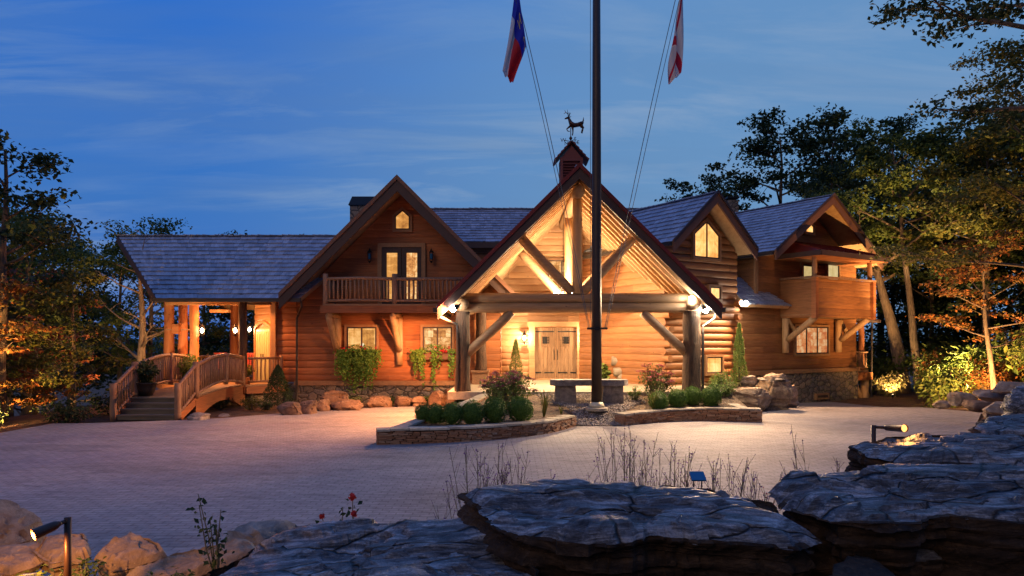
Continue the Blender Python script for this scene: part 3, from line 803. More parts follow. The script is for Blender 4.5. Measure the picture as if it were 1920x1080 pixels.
# --- entrance gable (timber portico) ---------------------------------------
CXp, PZT, PF, PBk = 2.17, 8.03, 22.3, 31.2
for sgn in (-1, 1):
    e = CXp+sgn*4.56; ze = PZT-4.53
    roof((e, PF, ze), (e, PBk, ze), (CXp, PF, PZT), (CXp, PBk, PZT), cap=(sgn < 0), thick=.10)
    a, b = V((e, PF-.04, ze-.17)), V((CXp, PF-.04, PZT-.17))
    rake(a, b, .08, .33)
    rake(a+V((0, -.072, .19)), b+V((0, -.072, .19)), .06, .11, 'red_metal')
    # rafters, each its own part
    nr = V((sgn, 0, 1)).normalized()
    for k in range(13):
        y = 22.75+k*.59
        mb = MB(); mb.beam(V((e-sgn*.15, y, ze+.15))-nr*.22, V((CXp, y, PZT))-nr*.22, .11, .22, (0, 1, 0))
        mb2 = MB(); mb2.beam(V((e-sgn*.12, y, ze+.12))-nr*.20, V((CXp+sgn*.03, y, PZT-.03))-nr*.20, .10, .19, nr)
        ob('rafter', mb2, M['log_peeled'], house)
    gutter((e+sgn*.08, PF, ze-.10), (e+sgn*.08, 29.5, ze-.10))
mb = MB(); mb.log((CXp, 22.45, 7.28), (CXp, 30, 7.28), .19, 14, 6, .03); ob('ridge_log', mb, M['log_beam'], house, smooth=True)
LX, RX = -1.63, 5.96
for x in (LX+.02, RX-.02):
    mb = MB(); mb.log((x, 22.6, 3.62), (x, 30, 3.62), .2, 14, 6, .03); ob('plate_log', mb, M['log_beam'], house, smooth=True)
for z, r in ((3.52, .175), (3.83, .165)):
    mb = MB(); mb.log((LX-.2, 23, z), (RX+.3, 23, z), r, 14, 10, .03); ob('tie_beam', mb, M['log_beam'], house, smooth=True)
def truss(y, dz=0):
    mb = MB(); mb.log((CXp, y, 3.98), (CXp, y, 7.12), .16, 12, 6); ob('king_post', mb, M['log_peeled'], house, smooth=True)
    for s in (-1, 1):
        mb = MB(); mb.log((CXp+s*.17, y, 4.02), (CXp+s*1.95, y, 5.92), .155, 12, 6); ob('strut', mb, M['log_beam'], house, smooth=True)
truss(23.0); truss(26.6)
mb = MB(); mb.log((LX+.2, 26.6, 3.86), (RX-.2, 26.6, 3.86), .17, 14, 10, .03); ob('tie_beam', mb, M['log_beam'], house, smooth=True)
trunk_post(LX, 23.0, .6, 3.4, .235, 'bark'); trunk_post(RX, 23.0, .6, 3.4, .29, 'bark')
trunk_post(PX(902, 26.8), 26.8, 1.2, 3.6, .2, 'bark'); trunk_post(PX(1213, 26.8), 26.8, .74, 3.6, .2, 'log_peeled')
mb = MB(); mb.box((PX(901, 26.8), 26.8, .98), (.62, .62, .5)); mb.box((PX(901, 26.8), 26.8, 1.25), (.70, .70, .07)); ob('stone_pier', mb, M['drystone'], house)
for s, x in ((1, LX), (-1, RX)):
    mb = MB(); mb.log((x+s*.15, 23, 2.0), (x+s*1.62, 23, 3.36), .15, 12, 5); ob('knee_brace', mb, M['log_beam'], house, smooth=True)
downspout([(LX-.75, PF+.2, 3.36), (LX-.72, PF+.25, 3.2), (LX-.18, 22.72, 2.95), (LX-.16, 22.68, 2.7), (LX-.16, 22.68, .6)])
downspout([(RX+.78, PF+.6, 3.36), (RX+.72, PF+.6, 3.15), (RX+.35, 22.9, 2.9), (RX+.33, 22.85, 2.7), (RX+.33, 22.85, .6)])
downspout([(PX(1225, 26.4), 26.4, 3.4), (PX(1225, 26.4), 26.4, .75)])
# window high in the entrance wall
window(FE, 1.55, 2.75, 4.7, 5.9, (.5,), 'room_busy')
window(FE, 5.35, 6.05, 1.45, 2.6, (), 'room_gold')
# entrance doors
EU0, EU1, EZ0, EZ1 = .99, 2.79, .80, 2.98
mb = MB()
for u in (EU0-.14, EU1+.14): mb.beam(FE.p(u, .08, EZ0-.05), FE.p(u, .08, EZ1+.06), .26, .16, FE.n)
mb.beam(FE.p(EU0-.34, .085, EZ1+.16), FE.p(EU1+.34, .085, EZ1+.16), .17, .22)
mb.beam(FE.p(EU0-.3, .12, EZ0-.03), FE.p(EU1+.3, .12, EZ0-.03), .3, .06)
ob('door_frame', mb, M['siding_pale'], house)
for k in range(2):
    a = EU0+k*.905; b = a+.895; sg = 1 if k == 0 else -1
    mb = MB()
    for q in range(5):
        u0 = a+.179*q; dd = .05+.012*(q % 2)
        mb.prism([FE.p(u0, 0.02, EZ0), FE.p(u0+.163, 0.02, EZ0), FE.p(u0+.163, 0.02, EZ1), FE.p(u0, 0.02, EZ1)], FE.n*dd)
    d = ob('entrance_door', mb, M['plank'], house)
    mb = MB(); c = (a+b)/2+sg*.02
    for uu, zz_, ww, hh in ((c, 2.22, .50, .06), (c, 2.66, .50, .06), (c-.22, 2.44, .06, .42), (c+.22, 2.44, .06, .42)):
        mb.box(FE.p(uu, .085, zz_), (ww, .03, hh))
    ob('grille_frame', mb, M['plank'], d)
    mb = MB()
    mb.box(FE.p(c, .075, 2.45), (.30, .012, .30))
    for q in range(4): mb.box(FE.p(c-.13+.087*q, .09, 2.45), (.022, .02, .32))
    for q in range(3): mb.box(FE.p(c, .094, 2.34+.11*q), (.30, .02, .022))
    ob('grille', mb, M['iron'], d)
    for z in (2.82, 1.05):
        mb = MB(); mb.box(FE.p((a+b)/2-sg*.03, .078, z), (.80, .015, .055)); ob('strap_hinge', mb, M['iron'], d)
    mb = MB(); hu = b-.07 if k == 0 else a+.07
    mb.tube([FE.p(hu, .08, 1.62), FE.p(hu, .15, 1.68), FE.p(hu, .15, 1.98), FE.p(hu, .08, 2.04)], .018, 8); ob('handle', mb, M['iron'], d)
    mb = MB(); mb.beam(FE.p(hu-sg*.1, .08, 1.5), FE.p(hu-sg*.55, .08, .98), .09, .02, FE.n); ob('brace', mb, M['plank'], d)
# cupola on the ridge
cy, cxx = 24.9, CXp-.06; cw = .39
cup = None
mb = MB()
for sx in (-1, 1):
    for sy in (-1, 1): mb.box((cxx+sx*(cw-.04), cy+sy*(cw-.04), 8.35), (.09, .09, 1.1))
mb.box((cxx, cy, 8.83), (cw*2+.02, cw*2+.02, .10)); mb.box((cxx, cy, 7.9), (cw*2+.03, cw*2+.03, .3)); mb.box((cxx, cy, 8.3), (cw*2-.16, cw*2-.16, 1.0))
cup = ob('cupola', mb, M['cupola_red'], house)
for k in range(7):
    z = 8.12+k*.095
    mb = MB(); mb.beam((cxx-cw+.07, cy-cw+.03, z), (cxx+cw-.07, cy-cw+.03, z), .10, .018, (0, -.55, .83)); ob('louver', mb, M['cupola_red'], cup)
mb = MB(); g = [(cxx-cw+.02, cy-cw+.02, 8.88), (cxx+cw-.02, cy-cw+.02, 8.88), (cxx, cy-cw+.02, 9.34)]; mb.prism(g, (0, cw*2-.04, 0)); ob('gable', mb, M['cupola_red'], cup)
mb = MB()
for s in (-1, 1):
    for k in range(5):
        t0, t1 = k/5, (k+1.1)/5
        a0 = V((cxx+s*.58, 0, 8.80)).lerp(V((cxx, 0, 9.46)), t0); a1 = V((cxx+s*.58, 0, 8.80)).lerp(V((cxx, 0, 9.46)), min(1, t1)); nn = V((s*.66, 0, .58)).normalized()
        y0, y1 = cy-cw-.1, cy+cw+.1
        q = lambda v, y, l: V((v.x, y, v.z))+nn*l
        mb.hexa([q(a0, y0, 0), q(a0, y1, 0), q(a1, y1, 0), q(a1, y0, 0), q(a0, y0, .055), q(a0, y1, .055), q(a1, y1, .02), q(a1, y0, .02)])
ob('cupola_roof', mb, M['cupola_red'], cup)

# --- second gable (turned) -------------------------------------------------
def wing_pt(fr, u, d, z): return fr.p(u, d, z)
def wing_gable(fr, off, h, apex, slope, back, cut_left=None):
    for s in (-1, 1):
        e0, e1 = fr.p(s*h, off, apex-h*slope), fr.p(s*h, -back, apex-h*slope)
        r0, r1 = fr.p(0, off, apex), fr.p(0, -back, apex)
        roof(e0, e1, r0, r1, cap=(s < 0), course=.28)
        a, b = e0+fr.n*.04-V((0, 0, .15)), r0+fr.n*.04-V((0, 0, .15))
        rake(a, b, .07, .34, 'trim_brown')
        rake(a+fr.n*.062+V((0, 0, .2)), b+fr.n*.062+V((0, 0, .2)), .05, .10, 'trim_dark')
        gutter(e0+fr.u*(s*.08)-V((0, 0, .08)), e1+fr.u*(s*.08)-V((0, 0, .08)))
wing_gable(F2, .7, 2.3, 7.96, .87, 6.2)
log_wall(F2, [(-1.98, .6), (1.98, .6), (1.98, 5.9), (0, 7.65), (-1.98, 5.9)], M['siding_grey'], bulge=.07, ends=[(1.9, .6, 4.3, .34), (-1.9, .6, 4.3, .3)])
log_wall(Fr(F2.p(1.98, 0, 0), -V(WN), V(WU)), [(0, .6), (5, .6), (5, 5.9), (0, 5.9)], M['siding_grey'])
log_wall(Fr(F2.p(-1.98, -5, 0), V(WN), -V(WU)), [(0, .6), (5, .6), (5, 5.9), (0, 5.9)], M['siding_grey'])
mb = MB(); mb.beam(F2.p(-2.05, .0, .3), F2.p(2.05, .0, .3), .3, .7); ob('stone_base', mb, M['fieldstone'], house)
def uz(fr, px, py, d=0.0):
    t = (px-960)/F_PX; o_ = fr.o+fr.n*d
    u = (t*o_.y-o_.x)/(fr.u.x-t*fr.u.y); Y = o_.y+fr.u.y*u
    return u, PZ(py, Y)
u0, z0 = uz(F2, 1299, 482, .06); u1, _ = uz(F2, 1346, 482, .06); _, z1 = uz(F2, 1322, 440, .06); _, zg = uz(F2, 1322, 414, .06)
window(F2, u0, u1, z0, z1, (.5,), 'room_orange', gz=zg, sash=.05, d0=.05)
u0, z0 = uz(F2, 1322, 700, .06); u1, z1 = uz(F2, 1351, 669, .06)
window(F2, u0, u1, z0, z1, (), 'room_orange', d0=.05)
u0, z0 = uz(F2, 1329, 561, .06); u1, z1 = uz(F2, 1348, 539, .06)
window(F2, u0, u1, z0, z1, (), 'room_orange', d0=.05)

# --- end wing with the corner balcony --------------------------------------
wing_gable(F3, 1.1, 3.89, 8.637, .68, 9.0)
hw = 3.67
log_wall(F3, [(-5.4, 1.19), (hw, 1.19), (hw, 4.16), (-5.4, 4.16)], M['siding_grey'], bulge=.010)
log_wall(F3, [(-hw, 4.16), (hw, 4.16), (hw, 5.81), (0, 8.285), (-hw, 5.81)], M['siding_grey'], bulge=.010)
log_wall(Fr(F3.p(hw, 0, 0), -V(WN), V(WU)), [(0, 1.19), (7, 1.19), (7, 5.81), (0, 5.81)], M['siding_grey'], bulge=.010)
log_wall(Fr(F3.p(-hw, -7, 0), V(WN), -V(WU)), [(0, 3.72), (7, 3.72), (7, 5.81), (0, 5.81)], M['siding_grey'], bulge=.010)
mb = MB(); mb.beam(F3.p(-5.4, .05, 1.102), F3.p(hw+.06, .05, 1.102), .24, .17); ob('sill_board', mb, M['casing'], house)
mb = MB(); mb.beam(F3.p(-5.4, -.06, .2), F3.p(hw+.02, -.06, .2), .3, 1.6); ob('stone_base', mb, M['fieldstone'], house)
mb = MB(); mb.beam(F3.p(hw-.13, -.25, .2), F3.p(hw-.13, -7, .2), .3, 1.58); ob('stone_base', mb, M['fieldstone'], house)
# lean-to roof
roof(F3.p(-5.0, .55, 3.885), F3.p(-2.1, .55, 3.885), F3.p(-5.0, -.75, 5.095), F3.p(-3.5, -.75, 5.095), cap=False, course=.25)
mb = MB(); mb.beam(F3.p(-hw, .05, 4.16), F3.p(-hw, .05, 5.81), .2, .08, F3.n); ob('corner_board', mb, M['casing'], house)
# three-pane window, basement window, upper windows
u0, z0 = uz(F3, 1491, 664, .06); u1, z1 = uz(F3, 1552, 613, .06)
window(F3, u0, u1, z0, z1, (.33, .66), 'room_red', sash=.06)
u0, z0 = uz(F3, 1529, 757, .1); u1, z1 = uz(F3, 1549, 740, .1)
window(F3, u0, u1, max(z0, -.1), z1, (), 'room_dark', d0=.1)
u0, z0 = uz(F3, 1504, 522, .06); u1, z1 = uz(F3, 1524, 497, .06)
window(F3, u0, u1, z0-.5, z1, (), 'room_pale', sash=.08)
u0, z0 = uz(F3, 1551, 522, .06); u1, z1 = uz(F3, 1572, 497, .06)
window(F3, u0, u1, z0-.5, z1, (), 'room_pale')
u0, z0 = uz(F3, 1510, 436, .06); u1, _ = uz(F3, 1525, 436, .06); _, z1 = uz(F3, 1518, 424, .06); _, zg = uz(F3, 1518, 416, .06)
window(F3, u0, u1, z0, z1, (), 'room_orange', gz=zg)
# balcony box
B0, B1, BD, BZ0, BZ1 = -2.002, 2.178, 1.661, 3.39, 4.985
log_wall(Fr(F3.p(0, BD-.05, 0), F3.u, F3.n), [(B0, BZ0), (B1, BZ0), (B1, BZ1), (B0, BZ1)], M['siding_grey'], bulge=.010, name='balcony_front')
log_wall(Fr(F3.p(B0, 0, 0), F3.n, -F3.u), [(0, BZ0), (BD, BZ0), (BD, BZ1), (0, BZ1)], M['siding_grey'], bulge=.010, name='balcony_side')
log_wall(Fr(F3.p(B1, BD, 0), -F3.n, F3.u), [(0, BZ0), (BD, BZ0), (BD, BZ1), (0, BZ1)], M['siding_grey'], bulge=.010, name='balcony_side')
mb = MB(); mb.prism([F3.p(B0, 0, BZ0+.02), F3.p(B1, 0, BZ0+.02), F3.p(B1, BD-.08, BZ0+.02), F3.p(B0, BD-.08, BZ0+.02)], (0, 0, .3)); ob('balcony_floor', mb, M['deck_wood'], house)
for u, d in ((B0-.01, BD-.03), (B1+.01, BD-.03)):
    mb = MB(); mb.beam(F3.p(u, d, BZ0-.04), F3.p(u, d, BZ1+.04), .2, .2, F3.n); ob('corner_board', mb, M['siding'], house)
    mb = MB(); mb.log(F3.p(u*.96, d-.08, BZ1), F3.p(u*.96, d-.08, 6.05), .1, 10, 3); ob('balcony_post', mb, M['rail_wood'], house, smooth=True)
mb = MB(); mb.beam(F3.p(B0-.1, BD, BZ1+.05), F3.p(B1+.1, BD, BZ1+.05), .2, .07); ob('top_rail', mb, M['rail_wood'], house)
mb = MB(); mb.beam(F3.p(B0, 0, BZ1+.05), F3.p(B0, BD-.1, BZ1+.05), .2, .07); ob('top_rail', mb, M['rail_wood'], house)
# red metal pent roof above it
e0, e1, t0, t1 = F3.p(B0-.35, 2.12, 6.05), F3.p(B1+.45, 2.12, 6.05), F3.p(B0+.15, .03, 6.70), F3.p(B1+.15, .03, 6.70)
mb = MB(); mb.prism([e0, e1, t1, t0], (0, 0, -.06)); pr = ob('pent_roof', mb, M['red_metal'], house)
for k in range(11):
    q = k/10; mb = MB(); mb.beam(e0.lerp(e1, q)+V((0, 0, .02)), t0.lerp(t1, q)+V((0, 0, .02)), .03, .05); ob('seam', mb, M['red_metal'], pr)
wl = F3.p(B0-.35, .03, 6.05)
mb = MB(); mb.prism([e0-F3.u*.01, t0-F3.u*.01, wl-F3.u*.01], (0, 0, -.05)); ob('pent_roof_end', mb, M['red_metal'], house)
board(e0-V((0, 0, .1)), e1-V((0, 0, .1)), .08, .2, 'trim_dark', 'fascia'); board(e0-V((0, 0, .1)), wl-V((0, 0, .1)), .08, .2, 'trim_dark', 'fascia')
mb = MB(); mb.prism([e0-V((0, 0, .2)), e1-V((0, 0, .2)), F3.p(B1+.45, .03, 5.85), F3.p(B0-.35, .03, 5.85)], (0, 0, .03)); ob('soffit', mb, M['siding'], house)
# log brackets under it
for u in (B0+.08, B1-.25):
    mb = MB(); mb.log(F3.p(u, .2, 1.905), F3.p(u, .2, BZ0-.02), .14, 12, 4); br = ob('bracket', mb, M['log_peeled'], house, smooth=True)
    mb = MB(); mb.log(F3.p(u, .3, 2.455), F3.p(u, 1.56, BZ0-.02), .13, 12, 4); ob('strut', mb, M['log_peeled'], br, smooth=True)
    mb = MB(); mb.log(F3.p(u+.05, .25, BZ0-.05), F3.p(u+.75, .2, BZ0-.65), .09, 10, 4); ob('brace', mb, M['log_peeled'], br, smooth=True)
# side porch past the end wall
mb = MB(); mb.prism([F3.p(hw+.02, -.1, .84), F3.p(hw+1.25, -.1, .84), F3.p(hw+1.25, -3, .84), F3.p(hw+.02, -3, .84)], (0, 0, .2)); ob('side_porch_deck', mb, M['deck_wood'], house)
mb = MB(); mb.beam(F3.p(hw, -.02, .74), F3.p(hw+1.3, -.02, .74), .18, .36); ob('deck_beam', mb, M['siding'], house)
trunk_post(*F3.p(hw+1.05, -.35, 0)[:2], 1.0, 3.72, .13, 'log_red')
trunk_post(*F3.p(hw+1.05, -.2, 0)[:2], -.6, .6, .19, 'log_peeled')
mb = MB(); mb.log(F3.p(hw+.15, -.2, .6), F3.p(hw+.85, -.2, -.5), .1, 10, 3); ob('brace', mb, M['log_peeled'], house, smooth=True)
railing([F3.p(hw+.06, -.15, 1.04), F3.p(hw+1.2, -.15, 1.04)], h=.85, gap=.13, bot=.1, rb=.025)
downspout([F3.p(hw+1.28, .05, 3.5), F3.p(hw+1.28, 0, -.4)])
mb = MB(); mb.prism([F3.p(hw, .3, 3.5), F3.p(hw+1.6, .3, 3.3), F3.p(hw+1.6, -3, 3.3), F3.p(hw, -3, 3.5)], (0, 0, .12)); ob('side_porch_roof', mb, M['trim_dark'], house)

# ------------------------------------------------------------------ ENTRY BRIDGE with steps
bridge = thing('footbridge', (-11.1, 23.5, 0), 'rustic log footbridge with steps and arched pole railings leading to the open porch', 'footbridge')
SX0, SX1 = -12.15, -10.15
def surf(y):     # walking height along the bridge
    if y < 21.1: return 0
    if y < 22.3: return .62*(y-21.1)/1.2
    return .62+.16*math.sin(min(1, (y-22.3)/2.6)*math.pi/2)+(.0 if y < 24.9 else 0)
for k in range(4):
    z = .155*(k+1); y = 21.1+.3*k
    mb = MB(); mb.box(((SX0+SX1)/2, y+.17, z-.025), (SX1-SX0-.1, .36, .05)); s_ = ob('step', mb, M['step_wood'], bridge)
    mb = MB(); mb.box(((SX0+SX1)/2, y+.03, z-.10), (SX1-SX0-.14, .03, .11)); ob('riser', mb, M['step_wood'], s_)
mb = MB(); yy = rng(22.3, 26.3, .16)
for a in yy:
    z = surf(a+.08); mb.box(((SX0+SX1)/2, a+.07, z-.02), (SX1-SX0, .145, .04))
ob('deck', mb, M['deck_wood'], bridge)
for x in (SX0+.02, SX1-.02):
    mb = MB(); seg = rng(22.2, 26.3, .25)
    for a, b in zip(seg, seg[1:]):
        ta, tb = (a-22.2)/4.1, (b-22.2)/4.1
        la, lb = .36*math.sin(math.pi*ta)-.02, .36*math.sin(math.pi*tb)-.02
        x0, x1 = x-.05, x+.05
        za, zb = surf(a)-.05, surf(b)-.05; ba, bb = min(za-.2, surf(22.3)-.75+la*1.4), min(zb-.2, surf(22.3)-.75+lb*1.4)
        mb.hexa([(x0, a, ba), (x1, a, ba), (x1, b, bb), (x0, b, bb), (x0, a, za), (x1, a, za), (x1, b, zb), (x0, b, zb)])
    ob('arched_beam', mb, M['siding'], bridge)
    mb = MB(); mb.beam((x, 21.05, .03), (x, 22.3, .5), .08, .24); ob('stringer', mb, M['siding'], bridge)
    pts = [(x, y, surf(y)) for y in (21.1, 21.7, 22.3)]
    railing(pts, h=1.02, gap=.14, parent=bridge, post_at=(0, 2), bot=.16, rb=.028, rr=.055, posts=.1, post_h=1.12)
    pts = [(x, y, surf(y)+.15*math.sin((y-22.3)/3.9*math.pi)) for y in rng(22.3, 26.2, .39)]
    railing(pts, h=1.0, gap=.13, parent=bridge, post_at=(6, 10), bot=.08, rb=.03, rr=.06, posts=.09, post_h=1.06)
mb = MB(); mb.box(((SX0+SX1)/2, 22.36, .22), (SX1-SX0-.3, .12, .7)); ob('footing', mb, M['step_wood'], bridge)

# ------------------------------------------------------------------ LAMPS
def floodlight(loc, aim, watts, label, col=(1, .70, .40), size=150):
    loc = V(loc); d = (V(aim)-loc).normalized()
    t = thing('floodlight', loc, label, 'floodlight', 'floodlights on the entrance gable and log corner')
    mb = MB(); mb.tube([loc-d*.16, loc-d*.13, loc-d*.02, loc], [.03, .06, .085, .09], 14); ob('lamp_housing', mb, M['iron'], t, smooth=True)
    mb = MB(); c = loc+d*.01; mb.tube([c+d*q for q in (0, .05, .10, .14, .165)], [.082, .10, .095, .065, .015], 14); ob('bulb', mb, M['bulb_flood'], t, smooth=True)
    mb = MB(); mb.tube([loc-d*.14, loc-d*.2+V((0, .06, .06)), loc-d*.2+V((0, .16, .08))], .018, 8); ob('bracket', mb, M['iron'], t)
    lamp('flood_light', loc+d*.24, watts, col, .07, 'SPOT', loc+d*5, size, .5, t)
WARM = (1, .64, .33); ORG = (1, .33, .08)
floodlight(P(853, 577, 22.2), P(500, 745, 22.8), 4600, 'bright floodlight on the gable post beside the balcony', (1, .37, .12), 165)
floodlight(P(1298, 560, 22.6), P(1000, 860, 10), 2300, 'bright floodlight on the beam end above the thick bark post', (1, .66, .38), 135)
floodlight(P(1321, 578, 22.6), P(1420, 740, 24), 420, 'smaller bright floodlight beside the bark post under the eave end', (1, .78, .5), 160)
floodlight(F2.p(2.1, .35, PZ(568, 27.4)), P(1560, 760, 21), 2900, 'bright floodlight on the corner of the second log gable', (1, .57, .27), 165)

def lantern(loc, fr_n, label, lit=True, watts=60, hgt=.42, col=WARM, group='wall lanterns'):
    loc = V(loc); nrm = V(fr_n).normalized()
    t = thing('wall_lantern', loc, label, 'lantern', group)
    c = loc+nrm*.17
    mb = MB(); mb.lathe(c+V((0, 0, hgt*.30)), [(.10, 0), (.085, .03), (.03, .10), (.015, .15)], 8)
    mb.tube([loc+V((0, 0, hgt*.42)), loc+nrm*.1+V((0, 0, hgt*.62)), c+V((0, 0, hgt*.62))], .012, 6)
    mb.lathe(c+V((0, 0, -hgt*.42)), [(.02, -.05), (.05, 0), (.075, .03)], 8)
    for k in range(4):
        a = k*math.pi/2+.78
        mb.tube([c+V((math.cos(a)*.075, math.sin(a)*.075, -hgt*.37)), c+V((math.cos(a)*.09, math.sin(a)*.09, hgt*.31))], .009, 5)
    ob('cage', mb, M['iron'], t)
    if lit:
        mb = MB(); mb.lathe(c+V((0, 0, -.08)), [(.02, 0), (.05, .03), (.055, .1), (.03, .17)], 10); ob('bulb', mb, M['bulb'], t, smooth=True)
        lamp('lantern_light', c+nrm*.16+V((0, 0, .02)), watts, col, .05, parent=t)
    else:
        mb = MB(); mb.lathe(c+V((0, 0, -.12)), [(.03, 0), (.06, .03), (.06, .2), (.04, .24)], 8); ob('glass', mb, M['blue_glass'], t)
lantern(FE.p(PX(983, 30), .06, PZ(634, 30)), FE.n, 'lit wall lantern between the small conifer and the entrance doors', watts=260, hgt=.5)
lantern(FE.p(PX(1100, 30), .06, PZ(634, 30)), FE.n, 'lit wall lantern at the flagpole side of the entrance doors', watts=260, hgt=.5)
lantern(FA.p(px_u(695), .06, px_z(482)), FA.n, 'unlit black wall lantern on the chimney side of the balcony doors', False, hgt=.5)
lantern(FA.p(px_u(810), .06, px_z(482)), FA.n, 'unlit black wall lantern on the flagpole side of the balcony doors', False, hgt=.5)
p2 = V((PP[1][0]+.17, 27.0, PZ(620, 27)))
lantern(p2, (1, -.3, 0), 'lit lantern on the wide peeled porch post facing the door', watts=170, col=(1, .36, .09))
p1 = V((PP[0][0]-.14, 26.6, PZ(620, 26.6)))
lantern(p1, (-1, -.1, 0), 'lit lantern on the dark bark porch post beside the deck railing', watts=170, col=(1, .36, .09))
lantern(FD.p(1.66, .08, PZ(618, 28.6)), FD.n, 'lit lantern on the splayed log wall beside the cream porch door', watts=30, col=(1, .5, .18))

# recessed porch ceiling lamps (they light the porch and the eave)
for k, (x, y, lb) in enumerate(((PX(395, 26.6), 26.9, 'round ceiling downlight under the porch eave above the hanging tray'), (PX(458, 26.6), 26.9, 'round ceiling downlight under the porch eave above the bark post'))):
    t = thing('downlight', (x, y, 3.86), lb, 'downlight', 'porch eave downlights')
    mb = MB(); mb.lathe((x, y, 3.90), [(.09, 0), (.10, .03), (.10, .12)], 14); ob('lamp_housing', mb, M['bronze'], t)
    mb = MB(); mb.lathe((x, y, 3.885), [(.06, 0), (.075, .014)], 14); ob('bulb', mb, M['bulb'], t)
    lamp('downlight_light', (x, y, 3.80), 300, ORG, .06, 'SPOT', (x, y+.3, 0), 150, .6, t)
# chandelier in the entrance gable
cc = P(1056, 552, 25.2)
t = thing('chandelier', cc, 'small candle chandelier hanging in the entrance gable above the beam', 'chandelier')
mb = MB(); ring = [cc+V((.32*math.cos(a), .32*math.sin(a), -.1)) for a in [2*math.pi*k/20 for k in range(21)]]; mb.tube(ring, .02, 6)
for k in range(5):
    a = 2*math.pi*k/5+.3; q = cc+V((.32*math.cos(a), .32*math.sin(a), -.1)); mb.tube([q, q+V((0, 0, .1))], .018, 6); mb.tube([q, cc+V((0, 0, .35))], .006, 4)
mb.tube([cc+V((0, 0, .35)), (cc.x, cc.y, 7.1)], .012, 6); ob('ring', mb, M['iron'], t)
for k in range(5):
    a = 2*math.pi*k/5+.3; q = cc+V((.32*math.cos(a), .32*math.sin(a), .0))
    mb = MB(); mb.lathe(q, [(.02, 0), (.036, .03), (.03, .07), (.008, .12)], 8); ob('bulb', mb, M['bulb'], t, smooth=True)
lamp('chandelier_light', cc+V((0, 0, .30)), 1500, (1, .70, .40), .15, parent=t)
lamp('chandelier_light', cc+V((0, 0, -.4)), 1050, (1, .68, .38), .15, parent=t)


# ------------------------------------------------------------------ PLANTER ISLAND
def seg_at(path, t):
    L = [0]
    for a, b in zip(path, path[1:]): L.append(L[-1]+(V(b)-V(a)).length)
    d = t*L[-1]
    for k in range(len(path)-1):
        if d <= L[k+1]+1e-6:
            return V(path[k]).lerp(V(path[k+1]), (d-L[k])/(L[k+1]-L[k])), (V(path[k+1])-V(path[k])).normalized(), L[-1]
    return V(path[-1]), (V(path[-1])-V(path[-2])).normalized(), L[-1]
def spline(pts, n=24):
    pts = [V(p) for p in pts]; P_ = [pts[0]*2-pts[1]]+pts+[pts[-1]*2-pts[-2]]; o_ = []
    for k in range(1, len(P_)-2):
        for q in range(n):
            t = q/n; p0, p1, p2, p3 = P_[k-1:k+3]
            o_.append(.5*((2*p1)+(p2-p0)*t+(2*p0-5*p1+4*p2-p3)*t*t+(3*p1-p0-3*p2+p3)*t**3))
    return o_+[pts[-1]]
